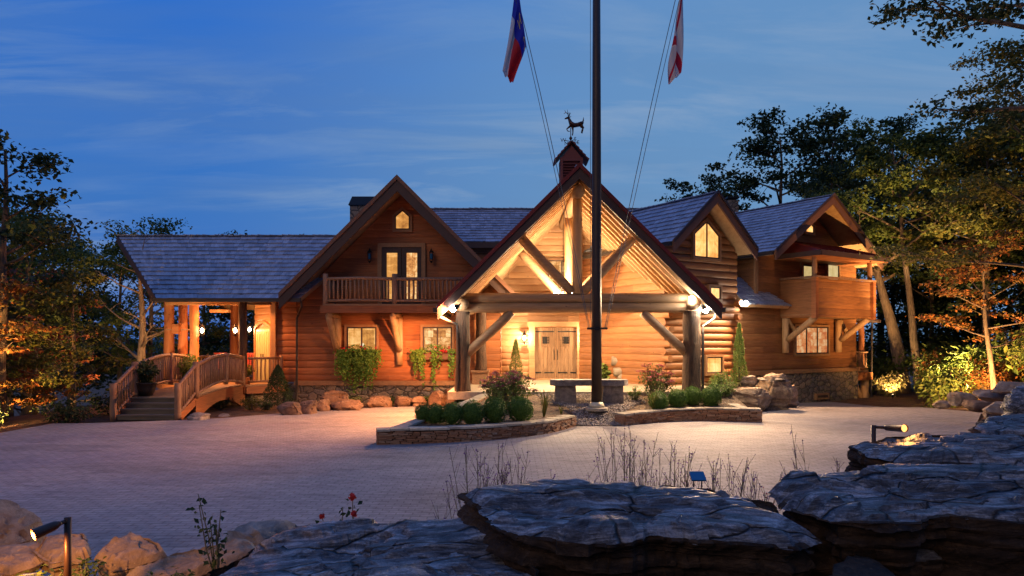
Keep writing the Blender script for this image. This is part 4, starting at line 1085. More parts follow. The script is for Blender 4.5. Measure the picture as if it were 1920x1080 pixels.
def dry_wall(path, side, wd, label, cap_only=False):
    """path: points (x, y, top z); side: +1/-1 = which side of the path the wall body lies on."""
    sp = spline(path, 16); mid = sp[len(sp)//2]
    t = thing('planter_wall', (mid.x, mid.y, 0), label, 'planter wall', 'low stone walls of the planter island')
    L = sum((V((b.x-a.x, b.y-a.y, 0))).length for a, b in zip(sp, sp[1:]))
    mb = MB(); body = MB()
    flat = [V((p.x, p.y, 0)) for p in sp]
    def at(d):
        q, dr, _ = seg_at(flat, max(0, min(1, d/L))); i = max(0, min(1, d/L))*(len(sp)-1); i0 = int(i); z = sp[i0].z+(sp[min(i0+1, len(sp)-1)].z-sp[i0].z)*(i-i0)
        return q, dr, z
    n = max(8, int(L/.25))
    for k in range(n):
        a, da, za = at(L*k/n); b, db, zb = at(L*(k+1)/n)
        na, nb = V((-da.y, da.x, 0))*side, V((-db.y, db.x, 0))*side
        body.hexa([a+na*.05+V((0, 0, -.1)), b+nb*.05+V((0, 0, -.1)), b+nb*(wd-.05)+V((0, 0, -.1)), a+na*(wd-.05)+V((0, 0, -.1)),
                   a+na*.05+V((0, 0, za-.05)), b+nb*.05+V((0, 0, zb-.05)), b+nb*(wd-.05)+V((0, 0, zb-.05)), a+na*(wd-.05)+V((0, 0, za-.05))])
    ob('wall_core', body, M['soil'], t)
    hmax = max(p.z for p in sp)
    for fs in (0, 1):
        z = -.04
        while z < hmax-.05:
            hh = random.uniform(.028, .062); d = -random.uniform(0, .1)
            while d < L:
                ln = random.uniform(.09, .34); q, dr, zt = at(max(0, d)+ln/2); nn = V((-dr.y, dr.x, 0))*side
                if z+hh*.6 < zt-.045 and d+ln < L+.06:
                    hz = min(hh, zt-.045-z)*.93; dep = random.uniform(-.018, .02)
                    c = q+nn*(.06-dep if fs == 0 else wd-.06+dep)
                    c = V((c.x, c.y, z+hz/2+random.uniform(-.006, .006)))
                    a_ = math.atan2(dr.y, dr.x); x, y_, z_ = ln/2-.004, .075, hz/2
                    m = Matrix.Rotation(a_+random.uniform(-.04, .04), 3, 'Z') @ Matrix.Rotation(random.uniform(-.05, .05), 3, 'Y')
                    j = lambda: random.uniform(.82, 1.0)
                    mb.hexa([c+m @ V(v) for v in ((-x*j(), -y_, -z_*j()), (x*j(), -y_, -z_*j()), (x, y_, -z_), (-x, y_, -z_), (-x*j(), -y_, z_*j()), (x*j(), -y_, z_*j()), (x, y_, z_), (-x, y_, z_))])
                d += ln
            z += hh
    for e, sgn in ((0, -1), (L, 1)):
        q, dr, zt = at(e); nn = V((-dr.y, dr.x, 0))*side; z = -.04
        while z < zt-.06:
            hh = random.uniform(.03, .07); hz = min(hh, zt-.045-z)
            c = q+dr*sgn*(-.04)+nn*(wd/2)+V((0, 0, z+hz/2)); mb.box(c, (.13+random.uniform(0, .03), wd-.02, hz*.92), math.atan2(dr.y, dr.x)); z += hh
    ob('stone_face', mb, M['drystone'], t)
    mb = MB(); d = -.03
    while d < L+.02:
        ln = min(random.uniform(.22, .55), L+.06-d)
        a, da, za = at(d+.006); b, db, zb = at(d+ln-.006); na, nb = V((-da.y, da.x, 0))*side, V((-db.y, db.x, 0))*side
        if d < 0: a = a-da*.03
        o1, o2, i1, i2 = (random.uniform(-.045, -.015), random.uniform(-.045, -.015), wd+random.uniform(0, .03), wd+random.uniform(0, .03))
        dz = random.uniform(-.006, .008)
        mb.hexa([a+na*o1+V((0, 0, za-.045+dz)), b+nb*o2+V((0, 0, zb-.045+dz)), b+nb*i2+V((0, 0, zb-.045+dz)), a+na*i1+V((0, 0, za-.045+dz)),
                 a+na*(o1+.012)+V((0, 0, za+dz)), b+nb*(o2+.012)+V((0, 0, zb+dz)), b+nb*(i2-.012)+V((0, 0, zb+dz)), a+na*(i1-.012)+V((0, 0, za+dz))])
        d += ln
    ob('capstones', mb, M['capstone'], t)
    return t
dry_wall([(-3.08, 16.0, .37), (-1.0, 16.55, .36), (.69, 17.7, .34), (1.8, 19.5, .32)], 1, .40, 'curved dry-stacked stone wall in front of the row of six boxwoods')
dry_wall([(3.2, 19.65, .34), (4.4, 20.45, .37), (5.7, 20.8, .40), (7.35, 20.45, .40)], 1, .40, 'wavy dry-stacked stone wall in front of the four boxwoods and wine flowers')
dry_wall([(-2.86, 16.46, .365), (-1.8, 19.5, .55), (-.75, 22.7, .78)], -1, .30, 'straight stone rim running back from the planter corner towards the dark bark post')
dry_wall([(7.1, 20.95, .40), (6.95, 22.0, .5), (6.75, 23.2, .62)], 1, .28, 'short straight stone rim beside the reddish boulder')
YF = [(-3.08, 16.0), (-1.0, 16.55), (.69, 17.7), (1.8, 19.5), (3.2, 19.65), (4.4, 20.45), (5.7, 20.8), (7.35, 20.45)]
def yfront(x):
    for (x0, y0), (x1, y1) in zip(YF, YF[1:]):
        if x0 <= x <= x1: return y0+(y1-y0)*(x-x0)/(x1-x0)
    return 20
def bed_z(x, y):
    gap = smooth(1.3, 2.0, x)*smooth(3.9, 3.1, x)
    t = max(0, (y-yfront(x)))/max(.5, 23-yfront(x))
    a = .26+.46*min(1, t); b = .02+.45*smooth(0, 1.3, y-yfront(x))+.22*smooth(1.2, 3.2, y-yfront(x))
    return a*(1-gap)+b*gap
mb = MB(); XS = rng(-2.9, 7.2, .12); RW = 40
for j in range(RW+1):
    for x in XS:
        y0 = yfront(x)+(.12 if not 1.8 < x < 3.2 else 0); y1 = 23.1 if x > -.78 else max(y0+.05, 16.4+(x+2.86)*3.0)
        y = y0+(y1-y0)*j/RW; mb.v.append((x, y, bed_z(x, y)+.025*noise.noise(V((x*4, y*4, 0)))))
for j in range(RW):
    for i in range(len(XS)-1):
        a = j*len(XS)+i; mb.f.append((a, a+1, a+len(XS)+1, a+len(XS)))
o = ob('planting_bed', mb, M['mulch'], smooth=True); o['kind'] = 'structure'
mb = MB(); rs = random.Random(3)
def pebble(mb, c, r):
    i = len(mb.v); 
    for d in ((1, 0, 0), (0, 1, 0), (-1, 0, 0), (0, -1, 0), (0, 0, .8), (0, 0, -.8)):
        mb.v.append(tuple(V(c)+V(d)*r*rs.uniform(.7, 1.3)))
    for f in ((0, 1, 4), (1, 2, 4), (2, 3, 4), (3, 0, 4), (1, 0, 5), (2, 1, 5), (3, 2, 5), (0, 3, 5)): mb.f.append(tuple(i+k for k in f))
for k in range(3600):
    y = rs.uniform(19.55, 22.7); wdt = .72+.9*smooth(20, 22, y); x = 2.5+rs.uniform(-1, 1)*wdt*(.9+.2*rs.random())
    if y < yfront(x)+.02: continue
    pebble(mb, (x, y, bed_z(x, y)+.012), rs.uniform(.018, .042))
o = ob('gravel', mb, M['gravel']); o['kind'] = 'stuff'
# mound with boulders beside the second gable
mb = MB(); XS2, YS2 = rng(6.7, 10.4, .2), rng(22.6, 29.2, .3)
for y in YS2:
    for x in XS2:
        e = min(x-6.7, (10.0-x)*1.1, y-22.8-(x-7)*.42)
        mb.v.append((x, y, -.1+.85*smooth(-.1, 1.5, e)+.04*noise.noise(V((x*2, y*2, 1)))))
nn_ = len(XS2)
for j in range(len(YS2)-1):
    for i in range(nn_-1):
        a = j*nn_+i; mb.f.append((a, a+1, a+nn_+1, a+nn_))
o = ob('planting_bed', mb, M['mulch'], smooth=True); o['kind'] = 'structure'

# stone bench
t = thing('stone_bench', (2.3, 21.35, .6), 'long grey stone slab bench on two stone blocks behind the flagpole', 'bench')
mb = MB(); p = []
n = 18
for k in range(n+1):
    q = k/n; x = PX(1032, 21.35)+q*2.36; p.append(x)
for k in range(n):
    d0, d1 = .33+.04*noise.noise(V((k*.5, 0, 0))), .33+.04*noise.noise(V((k*.5+.5, 0, 0)))
    if k == 0: d0 = .24
    if k == n-1: d1 = .2
    mb.hexa([(p[k], 21.35-d0, 1.05), (p[k+1], 21.35-d1, 1.05), (p[k+1], 21.35+d1, 1.05), (p[k], 21.35+d0, 1.05),
             (p[k], 21.35-d0+.02, 1.225), (p[k+1], 21.35-d1+.02, 1.225), (p[k+1], 21.35+d1, 1.225), (p[k], 21.35+d0, 1.225)])
ob('slab', mb, M['grey_rock'], t)
for c in (PX(1060, 21.35), PX(1148, 21.35)):
    mb = MB(); mb.hexa([(c-.34, 21.1, .5), (c+.32, 21.1, .5), (c+.32, 21.6, .5), (c-.34, 21.6, .5), (c-.30, 21.13, 1.05), (c+.30, 21.13, 1.05), (c+.30, 21.58, 1.05), (c-.30, 21.58, 1.05)])
    ob('support', mb, M['grey_rock'], t)

# ------------------------------------------------------------------ FLAGPOLE, flags
FX, FY = PX(1118.5, 20.5), 20.5; FZ = bed_z(FX, FY)
t = thing('flagpole', (FX, FY, FZ), 'tall dark flagpole with rope halyards on a round concrete pad in the gravel', 'flagpole')
mb = MB(); mb.tube([(FX, FY, FZ), (FX, FY, FZ+4), (FX, FY, FZ+9), (FX, FY, 15.6)], [.155, .148, .128, .10], 20); ob('pole', mb, M['pole_paint'], t, smooth=True)
mb = MB(); mb.lathe((FX, FY, FZ-.02), [(.34, 0), (.34, .07), (.30, .10), (.30, .10)], 20); ob('concrete_pad', mb, M['capstone'], t)
mb = MB(); mb.lathe((FX, FY, FZ+.08), [(.23, 0), (.23, .05), (.19, .12), (.165, .15)], 20); ob('base_collar', mb, M['zinc'], t, smooth=True)
mb = MB(); mb.tube([(FX-3.1, FY, 13.5), (FX, FY, 13.5), (FX+3.1, FY, 13.5)], [.05, .08, .05], 12); ob('yardarm', mb, M['pole_paint'], t, smooth=True)
mb = MB(); mb.tube([(FX-.3, FY-.16, PZ(616, 20.4)), (FX+.3, FY-.16, PZ(616, 20.4))], .03, 8); mb.box((FX, FY-.13, PZ(616, 20.4)), (.14, .1, .1)); ob('cleat', mb, M['iron'], t)
LT = P(967, -42, 20.5); RT = P(1281, -42, 20.5)
def rope(a, b, r=.011, sag=.0):
    a, b = V(a), V(b); mb = MB(); mb.tube([a.lerp(b, k/12)+V((sag*math.sin(math.pi*k/12), 0, -abs(sag)*math.sin(math.pi*k/12))) for k in range(13)], r, 5); return ob('halyard', mb, M['rope'], t, smooth=True)
cl_ = (FX-.22, FY-.17, PZ(616, 20.4)); cr_ = (FX+.22, FY-.17, PZ(616, 20.4))
rope((FX-2.55, FY-.02, 13.45), cl_, sag=.10); rope((FX-2.62, FY-.02, 13.45), (cl_[0]-.03, cl_[1], cl_[2]), .009, sag=.04)
rope((FX+2.55, FY-.02, 13.45), cr_, sag=-.08); rope((FX+2.66, FY-.02, 13.45), (cr_[0]+.04, cr_[1], cr_[2]), .009, sag=-.02)
rope((FX-.19, FY-.05, 13.6), (FX-.19, FY-.1, PZ(600, 20.4)), .008)
def flag_mat(name, fn_):
    def fn(t_, b):
        uv = t_.node('ShaderNodeUVMap').outputs[0]; s_ = t_.node('ShaderNodeSeparateXYZ', i_0=uv)
        c = fn_(t_, s_.outputs[0], s_.outputs[1]); t_.put(b.inputs['Base Color'], c); b.inputs['Roughness'].default_value = .8
        trn = t_.node('ShaderNodeBsdfTranslucent'); t_.put(trn.inputs[0], c); mx = t_.node('ShaderNodeMixShader', i_0=.35)
        t_.l.new(b.outputs[0], mx.inputs[1]); t_.l.new(trn.outputs[0], mx.inputs[2]); t_.l.new(mx.outputs[0], t_.n['Material Output'].inputs[0])
    return mat(name, fn)
flag_mat('flag_blue_red_white', lambda t_, u, v: t_.mix(t_.math('GREATER_THAN', u, .36), (.015, .03, .42), t_.mix(t_.math('GREATER_THAN', v, .5), (.62, .60, .62), (.55, .02, .03))))
def _salt(t_, u, v):
    d = t_.math('ABSOLUTE', t_.math('SUBTRACT', t_.math('ABSOLUTE', t_.math('SUBTRACT', u, .5)), t_.math('ABSOLUTE', t_.math('SUBTRACT', v, .5))))
    return t_.mix(t_.math('LESS_THAN', d, .085), (.68, .62, .62), (.55, .02, .05))
flag_mat('flag_red_saltire', _salt)
mat('flag_gold', _plain((.65, .58, .2), .7))
# a limp flag: corners given at the hoist (top, bottom) and the fallen fly end (top, bottom)
def flag_point(c, u, v, folds, amp, ph):
    h0, h1, f0, f1 = c
    a = h0.lerp(h1, v); b = f0.lerp(f1, v); sagc = a.lerp(b, u); k = u*(1-u)*4
    y = amp*math.sin((v*folds+u*.6)*math.pi*2+ph)*(.25+.75*min(1, u*2.2))
    return sagc+V((.05*k*math.sin(v*9+ph), y, -.10*k*(1-v)))
def flag(name, c, m, folds, amp, ph, label):
    mb = MB(); nu, nv = 30, 26
    for i in range(nu+1):
        for j in range(nv+1): mb.v.append(tuple(flag_point(c, i/nu, j/nv, folds, amp, ph)))
    for i in range(nu):
        for j in range(nv):
            a = i*(nv+1)+j; mb.f.append((a, a+1, a+nv+2, a+nv+1))
    me = mb.mesh(name, True); uvl = me.uv_layers.new(name='UVMap')
    for lp in me.loops:
        i, j = divmod(lp.vertex_index, nv+1); uvl.data[lp.index].uv = (i/nu, j/nv)
    me.materials.append(M[m]); o = bpy.data.objects.new(name, me); COL.objects.link(o); tag(o, label, 'flag')
    return o
cL = (P(971, -40, 20.45), P(986, 86, 20.3), P(957, 92, 20.7), P(962, 158, 20.5))
cL = (P(968, -45, 20.45), P(987, 84, 20.35), P(942, 136, 20.75), P(962, 158, 20.35))
fl = flag('flag', cL, 'flag_blue_red_white', 2.2, .13, .4, 'limp blue, red and white flag with gold lettering hanging beside the cupola side halyard')
# gold letters and star sewn on the blue field
def emblem(ch, u0, v0, us, vs):
    cu = bpy.data.curves.new('emblem', 'FONT'); cu.body = ch; cu.size = 1; cu.extrude = 0
    tmp = bpy.data.objects.new('emblem', cu); COL.objects.link(tmp); dg = bpy.context.evaluated_depsgraph_get()
    me = bpy.data.meshes.new_from_object(tmp.evaluated_get(dg)); bpy.data.objects.remove(tmp)
    for side in (1, -1):
        m2 = me.copy()
        for v in m2.vertices:
            q = flag_point(cL, u0+v.co.x*us, v0-v.co.y*vs, 2.2, .13, .4); v.co = q+V((0, -.012*side, 0))
        m2.materials.clear(); m2.materials.append(M['flag_gold'])
        o = bpy.data.objects.new('emblem', m2); COL.objects.link(o); put_parent(o, fl)
emblem('N', .06, .62, .16, .26); emblem('C', .06, .98, .16, .26)
cR = (P(1277, -45, 20.45), P(1259, 84, 20.4), P(1278, 92, 20.65), P(1251, 160, 20.3))
cR = (P(1280, -45, 20.45), P(1261, 82, 20.4), P(1276, 138, 20.65), P(1252, 160, 20.35))
flag('flag', cR, 'flag_red_saltire', 1.8, .12, 1.5, 'limp white flag with red diagonal cross hanging on the halyard away from the cupola')
for (q, hx) in ((cL[1], FX-1.72), (cR[1], FX+1.70)):
    pass

# ------------------------------------------------------------------ WEATHERVANE
wx, wy = CXp-.06, 24.9
t = thing('weathervane', (wx, wy, 9.44), 'bronze leaping stag weathervane with compass arms on the cupola roof', 'weathervane')
def wp(px, py): return V((PX(px, wy)-PX(1066, wy)+wx, wy, PZ(py, wy)))
mb = MB(); mb.lathe((wx, wy, 9.40), [(.10, 0), (.10, .05), (.05, .09), (.03, .14)], 10); mb.tube([(wx, wy, 9.5), wp(1066, 240)], .016, 8)
mb.lathe(wp(1066, 263), [(.02, 0), (.055, .05), (.06, .08), (.02, .14)], 10); ob('spindle', mb, M['bronze'], t, smooth=True)
mb = MB(); c = wp(1066, 265)
for a in (0, math.pi/2, math.pi, 3*math.pi/2):
    a += .45; e = c+V((math.cos(a)*.27, math.sin(a)*.27, 0)); mb.tube([c, e], .012, 6)
ob('compass_arms', mb, M['bronze'], t)
for ch, a in zip('ENWS', (0, math.pi/2, math.pi, 3*math.pi/2)):
    a += .45; e = c+V((math.cos(a)*.31, math.sin(a)*.31, -.06))
    cu = bpy.data.curves.new('compass_letter', 'FONT'); cu.body = ch; cu.size = .19; cu.extrude = .008; cu.align_x = 'CENTER'
    tmp = bpy.data.objects.new('tmp', cu); COL.objects.link(tmp); me = bpy.data.meshes.new_from_object(tmp.evaluated_get(bpy.context.evaluated_depsgraph_get())); bpy.data.objects.remove(tmp)
    me.transform(Matrix.Translation(e) @ Matrix.Rotation(R(90), 4, 'X')); me.materials.clear(); me.materials.append(M['bronze'])
    o = bpy.data.objects.new('compass_letter', me); COL.objects.link(o); put_parent(o, t)
mb = MB()
mb.tube([wp(1063, 226), wp(1066, 231), wp(1072, 235), wp(1079, 234), wp(1086, 232), wp(1089, 229)], [.055, .11, .12, .105, .12, .06], 12, flat=.7)   # trunk
mb.tube([wp(1067, 232), wp(1064, 226), wp(1062, 221)], [.09, .07, .045], 10, flat=.8)      # neck
mb.tube([wp(1063.5, 219.5), wp(1060, 221), wp(1056, 222.5), wp(1054.5, 222.8)], [.035, .05, .032, .022], 10, flat=.8)   # head
mb.tube([wp(1063, 220), wp(1067, 218.5)], [.02, .006], 6)                                    # ear
mb.tube([wp(1088, 230), wp(1089.5, 226), wp(1090, 220)], [.03, .025, .006], 8)              # tail
mb.tube([wp(1066, 236), wp(1062, 239), wp(1058.5, 242), wp(1060, 245.5), wp(1064, 246.5)], [.05, .032, .022, .016, .018], 8)   # raised fore leg
mb.tube([wp(1069, 237), wp(1070, 243), wp(1070, 249), wp(1069, 254)], [.05, .028, .02, .02], 8)
mb.tube([wp(1085, 234), wp(1088, 238), wp(1090, 239), wp(1087, 244), wp(1086, 249)], [.075, .045, .03, .02, .022], 8)
mb.tube([wp(1084, 234), wp(1086, 238), wp(1089, 241), wp(1088, 246), wp(1087, 250)], [.07, .04, .028, .02, .02], 8)
dyy = V((0, .05, 0))
for sg in (-1, 1):
    a0 = wp(1061.5, 219)+dyy*sg
    main = [a0, wp(1060, 215)+dyy*2*sg, wp(1056, 213.5)+dyy*3*sg, wp(1052.5, 216)+dyy*3*sg] if sg < 0 else [a0, wp(1064, 215)+dyy*2*sg, wp(1065, 211)+dyy*3*sg, wp(1064, 208)+dyy*3*sg]
    mb.tube(main, [.02, .016, .013, .006], 6)
    for p0, q in ((main[1], (1059 if sg < 0 else 1062, 208)), (main[2], (1054 if sg < 0 else 1067, 209))): mb.tube([p0, wp(*q)+dyy*3*sg], [.012, .005], 5)
ob('stag_figure', mb, M['bronze'], t, smooth=True)

# ------------------------------------------------------------------ ROCKS
ROCKN = [0]
def ico(sub):
    import bmesh
    bm = bmesh.new(); bmesh.ops.create_icosphere(bm, subdivisions=sub, radius=1); vs = [v.co.copy() for v in bm.verts]; fs = [tuple(v.index for v in f.verts) for f in bm.faces]; bm.free(); return vs, fs
ICO = {}
def rock(loc, size, m, label, rz=0, rx=0, ry=0, sub=4, seed=None, boxy=.55, strata=.10, facet=.22, name='rock', group=None, cat='rock'):
    if sub not in ICO: ICO[sub] = ico(sub)
    vs, fs = ICO[sub]; ROCKN[0] += 1; sd = seed if seed is not None else ROCKN[0]*3.77
    sx, sy, sz = size; mb = MB(); so = V((sd, sd*1.7, -sd)); hi = sub >= 5
    rs = random.Random(sd); planes = []
    for k in range(9):
        d = V((rs.uniform(-1, 1), rs.uniform(-1, 1), rs.uniform(-.7, .9))).normalized(); planes.append((d, rs.uniform(.62, .95)))
    for v in vs:
        p = V([math.copysign(abs(c)**boxy, c) for c in v])
        p *= 1+facet*noise.noise(v*1.3+so)
        for d, o_ in planes:
            q = p.dot(d)
            if q > o_*1.15: p -= d*(q-o_*1.15)*.85
        w_ = V((p.x*sx, p.y*sy, p.z*sz))
        zz = w_.z+.10*noise.noise(w_*.9+so)+.05*w_.x
        st_ = noise.noise(V((w_.x*.35, w_.y*.35, zz*9))+so)+.5*noise.noise(V((w_.x*.8, w_.y*.8, zz*22))+so)
        rad = V((w_.x, w_.y, 0)); rl = rad.length
        if rl > 1e-4: rad = rad/rl
        w_ += rad*strata*st_*min(1, rl*2)
        det = noise.noise(w_*3.2+so)*.5+noise.noise(w_*8+so)*.25+(noise.noise(w_*19+so)*.14 if sub >= 4 else 0)+(noise.noise(V((w_.x*5, w_.y*14, w_.z*30))+so)*.22 if hi else 0)
        w_ += v*det*.16*min(sx, sy, sz)*(1 if hi else .8)
        if hi and m == 'slate_rock':
            wob = .055*noise.noise(V((w_.x*1.1, w_.y*1.1, 0))+so)+.022*noise.noise(V((w_.x*3.6, w_.y*3.6, 1))+so)+.010*noise.noise(V((w_.x*9, w_.y*9, 2))+so)+.06*w_.x-.05*w_.y
            hq = .050; q = (w_.z+wob)/hq; fl_ = math.floor(q); fr_ = q-fl_
            sh = smooth(.38, .62, fr_)
            w_.z += (sh-fr_)*hq*.55
            hs = (math.sin(fl_*12.9898+sd)*43758.5453) % 1.0
            if rl > 1e-4: w_ += rad*(hs-.5)*.13*min(1, rl*1.2)*(1-min(1, abs(v.z))**4)
            r2 = noise.noise(V((w_.x*4.2, w_.y*9, w_.z*22))-so); w_ += v*.014*(abs(r2)*2-.5)
        if m != 'slate_rock':
            r3 = abs(noise.noise(w_*(2.2/max(.25, sx))+so*2)); w_ -= v*.16*min(sx, sy, sz)*max(0, .10-r3)/.10
            w_ += v*.05*min(sx, sy, sz)*noise.noise(w_*(9/max(.3, sx))+so)
        mb.v.append(tuple(w_))
    mb.f = list(fs)
    o = ob(name, mb, M[m], smooth=True); o.location = loc; o.rotation_euler = (rx, ry, rz); tag(o, label, cat, group)
    if sub < 5: 
        try: o.data.set_sharp_from_angle(angle=R(35))
        except Exception: pass
    return o
# flat layered slabs: a broken outline, a split top and ledges down the side
def slab(pts, thick, label, seed, undercut=.35, m='slate_rock', ms='rust_shade_rock', jag=.048, group=None, relief=.022, name='rock', layers=7, edge=.045):
    so = V((seed*3.1, -seed*1.7, seed)); rs = random.Random(seed)
    out = [V(((px-960)/F_PX*((EYE-z)*F_PX/(py-HOR)), (EYE-z)*F_PX/(py-HOR), z)) for px, py, z in pts]
    c = sum(out, V((0, 0, 0)))/len(out)
    per = sum((out[(k+1) % len(out)]-out[k]).length for k in range(len(out))); N = int(min(520, max(90, per/.016)))
    ring = []
    for k in range(N):
        d = per*k/N
        for q in range(len(out)):
            l = (out[(q+1) % len(out)]-out[q]).length
            if d <= l: p = out[q].lerp(out[(q+1) % len(out)], d/l); break
            d -= l
        r = (p-c); rl = V((r.x, r.y, 0)).normalized()
        j = jag*(noise.noise(p*2.3+so)+.6*noise.noise(p*6+so)+.4*noise.noise(p*17+so)+.2*noise.noise(p*40+so)+.55*math.floor(3.2*noise.noise(p*3.6-so)))
        ring.append(p+rl*j)
    mb = MB(); loc = c.copy(); NR = max(14, int(.42*N/6.28)); NR = min(64, NR)
    def top(p, t):
        w_ = p
        pl = noise.noise(V((p.x*1.3, p.y*2.4, 0))+so)+.45*noise.noise(V((p.x*3.3, p.y*7, 3))+so)+.2*noise.noise(V((p.x*9, p.y*16, 5))+so)
        st_ = smooth(-.04, .04, pl+.15)*1.0+smooth(-.03, .03, pl-.18)*.8+smooth(-.02, .02, pl+.42)*.6
        z = relief*st_-relief*.9+.012*noise.noise(V((p.x*2, p.y*3, 9))+so)+.007*noise.noise(V((p.x*8, p.y*22, 7))+so)+.004*noise.noise(V((p.x*28, p.y*50, 7))+so)
        e = smooth(.72, 1.0, t)
        return z*min(1, (1-t)*9+.25)-e*e*edge*(1+1.3*noise.noise(V((p.x*2.1, p.y*2.1, 4))+so))
    mb.v.append(tuple(V((0, 0, top(c, 0)))))
    for i in range(1, NR+1):
        t = (i/NR)**.85
        for k in range(N):
            p = c.lerp(ring[k], t); mb.v.append(tuple(V((p.x, p.y, p.z+top(p, t)))-loc))
    for k in range(N): mb.f.append((0, 1+k, 1+(k+1) % N))
    for i in range(NR-1):
        for k in range(N):
            k2 = (k+1) % N; a_ = 1+i*N; mb.f.append((a_+k, a_+N+k, a_+N+k2, a_+k2))
    ntop = len(mb.f); base = 1+(NR-1)*N; lv = []
    z = 0.0; insets = []
    for q in range(layers):
        h = thick/layers*rs.uniform(.5, 1.5); ins = rs.uniform(-.5, 1)*.05+undercut*thick*(q/layers)**1.3
        insets += [(z+.012, ins), (z+h*.55, ins-.012), (z+h-.006, ins+.006)]; z += h
    sc_ = thick/z
    prev = base
    for dz, ins in insets:
        i0 = len(mb.v)
        for k in range(N):
            p = ring[k]; rl = V((p.x-c.x, p.y-c.y, 0)).normalized()
            n1 = .11*noise.noise(V((p.x*1.7, p.y*1.7, dz*5))+so)+.05*noise.noise(V((p.x*3.2, p.y*3.2, dz*12))+so)+.024*noise.noise(V((p.x*7, p.y*7, dz*20))+so)+.012*noise.noise(V((p.x*22, p.y*22, dz*40))+so)
            dzz = dz*sc_+.018*noise.noise(V((p.x*1.6, p.y*1.6, 2))+so)+.006*noise.noise(V((p.x*8, p.y*8, 2))+so)
            mb.v.append(tuple(p-rl*(ins+n1)-V((0, 0, max(.004, dzz)))-loc))
        for k in range(N):
            k2 = (k+1) % N; mb.f.append((prev+k, i0+k, i0+k2, prev+k2))
        prev = i0
    mb.f.append(tuple(prev+k for k in range(N))[::-1])
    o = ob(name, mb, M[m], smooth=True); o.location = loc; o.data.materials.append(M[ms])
    mi = [0]*ntop+[1]*(len(mb.f)-ntop); o.data.polygons.foreach_set('material_index', mi)  # sides and underside take the near-black stone, shade painted in
    try: o.data.set_sharp_from_angle(angle=R(42))
    except Exception: pass
    return tag(o, label, 'rock', group)
GR = 'weathered slabs in the rockery'
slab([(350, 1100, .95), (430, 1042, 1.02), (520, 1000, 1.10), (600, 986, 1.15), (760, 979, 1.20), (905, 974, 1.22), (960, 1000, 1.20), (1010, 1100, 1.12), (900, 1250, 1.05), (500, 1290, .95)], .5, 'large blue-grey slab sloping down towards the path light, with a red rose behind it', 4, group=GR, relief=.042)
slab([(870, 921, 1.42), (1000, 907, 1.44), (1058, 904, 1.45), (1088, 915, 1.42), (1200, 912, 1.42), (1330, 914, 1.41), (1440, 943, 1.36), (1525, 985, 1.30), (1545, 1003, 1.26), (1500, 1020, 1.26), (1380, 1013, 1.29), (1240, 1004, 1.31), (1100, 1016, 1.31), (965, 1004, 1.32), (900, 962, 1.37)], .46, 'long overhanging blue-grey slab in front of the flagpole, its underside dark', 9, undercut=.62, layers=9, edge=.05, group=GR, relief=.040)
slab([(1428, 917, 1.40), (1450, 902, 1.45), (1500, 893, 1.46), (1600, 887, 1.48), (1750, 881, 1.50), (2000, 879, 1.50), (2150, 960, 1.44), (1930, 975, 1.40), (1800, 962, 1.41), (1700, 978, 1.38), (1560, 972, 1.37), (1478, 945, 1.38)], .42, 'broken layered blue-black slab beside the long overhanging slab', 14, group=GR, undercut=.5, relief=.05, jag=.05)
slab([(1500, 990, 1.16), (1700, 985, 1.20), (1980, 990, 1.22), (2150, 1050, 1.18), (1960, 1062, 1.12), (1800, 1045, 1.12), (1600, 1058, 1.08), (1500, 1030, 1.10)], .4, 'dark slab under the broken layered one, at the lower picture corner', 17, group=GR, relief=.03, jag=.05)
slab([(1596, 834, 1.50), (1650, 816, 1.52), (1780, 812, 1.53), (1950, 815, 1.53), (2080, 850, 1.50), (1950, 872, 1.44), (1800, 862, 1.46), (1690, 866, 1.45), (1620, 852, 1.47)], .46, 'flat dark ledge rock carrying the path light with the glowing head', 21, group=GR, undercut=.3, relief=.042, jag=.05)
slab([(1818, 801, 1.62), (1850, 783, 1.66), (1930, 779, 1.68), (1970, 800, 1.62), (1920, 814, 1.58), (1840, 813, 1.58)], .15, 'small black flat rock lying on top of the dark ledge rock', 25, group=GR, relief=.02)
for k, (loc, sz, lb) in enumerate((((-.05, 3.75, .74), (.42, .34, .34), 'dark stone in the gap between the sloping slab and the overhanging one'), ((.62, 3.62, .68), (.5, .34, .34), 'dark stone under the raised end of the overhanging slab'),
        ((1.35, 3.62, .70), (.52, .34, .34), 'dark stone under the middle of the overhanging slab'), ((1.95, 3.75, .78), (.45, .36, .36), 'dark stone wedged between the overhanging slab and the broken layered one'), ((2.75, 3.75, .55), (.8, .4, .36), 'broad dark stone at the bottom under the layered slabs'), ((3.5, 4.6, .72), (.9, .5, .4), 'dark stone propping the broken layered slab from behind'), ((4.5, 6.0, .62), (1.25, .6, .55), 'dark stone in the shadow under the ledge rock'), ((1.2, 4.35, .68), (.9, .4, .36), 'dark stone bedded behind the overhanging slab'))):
    rock(loc, sz, 'rust_shade_rock', lb, rz=k*.4, sub=5, boxy=.6, group=GR, strata=.08)
rock((9.15, 12.2, .95), (.42, .45, .72), 'slate_rock', 'upright blue-grey boulder on the bank edge by the wood', rz=.3, sub=5, seed=7.7, boxy=.6, group=GR)
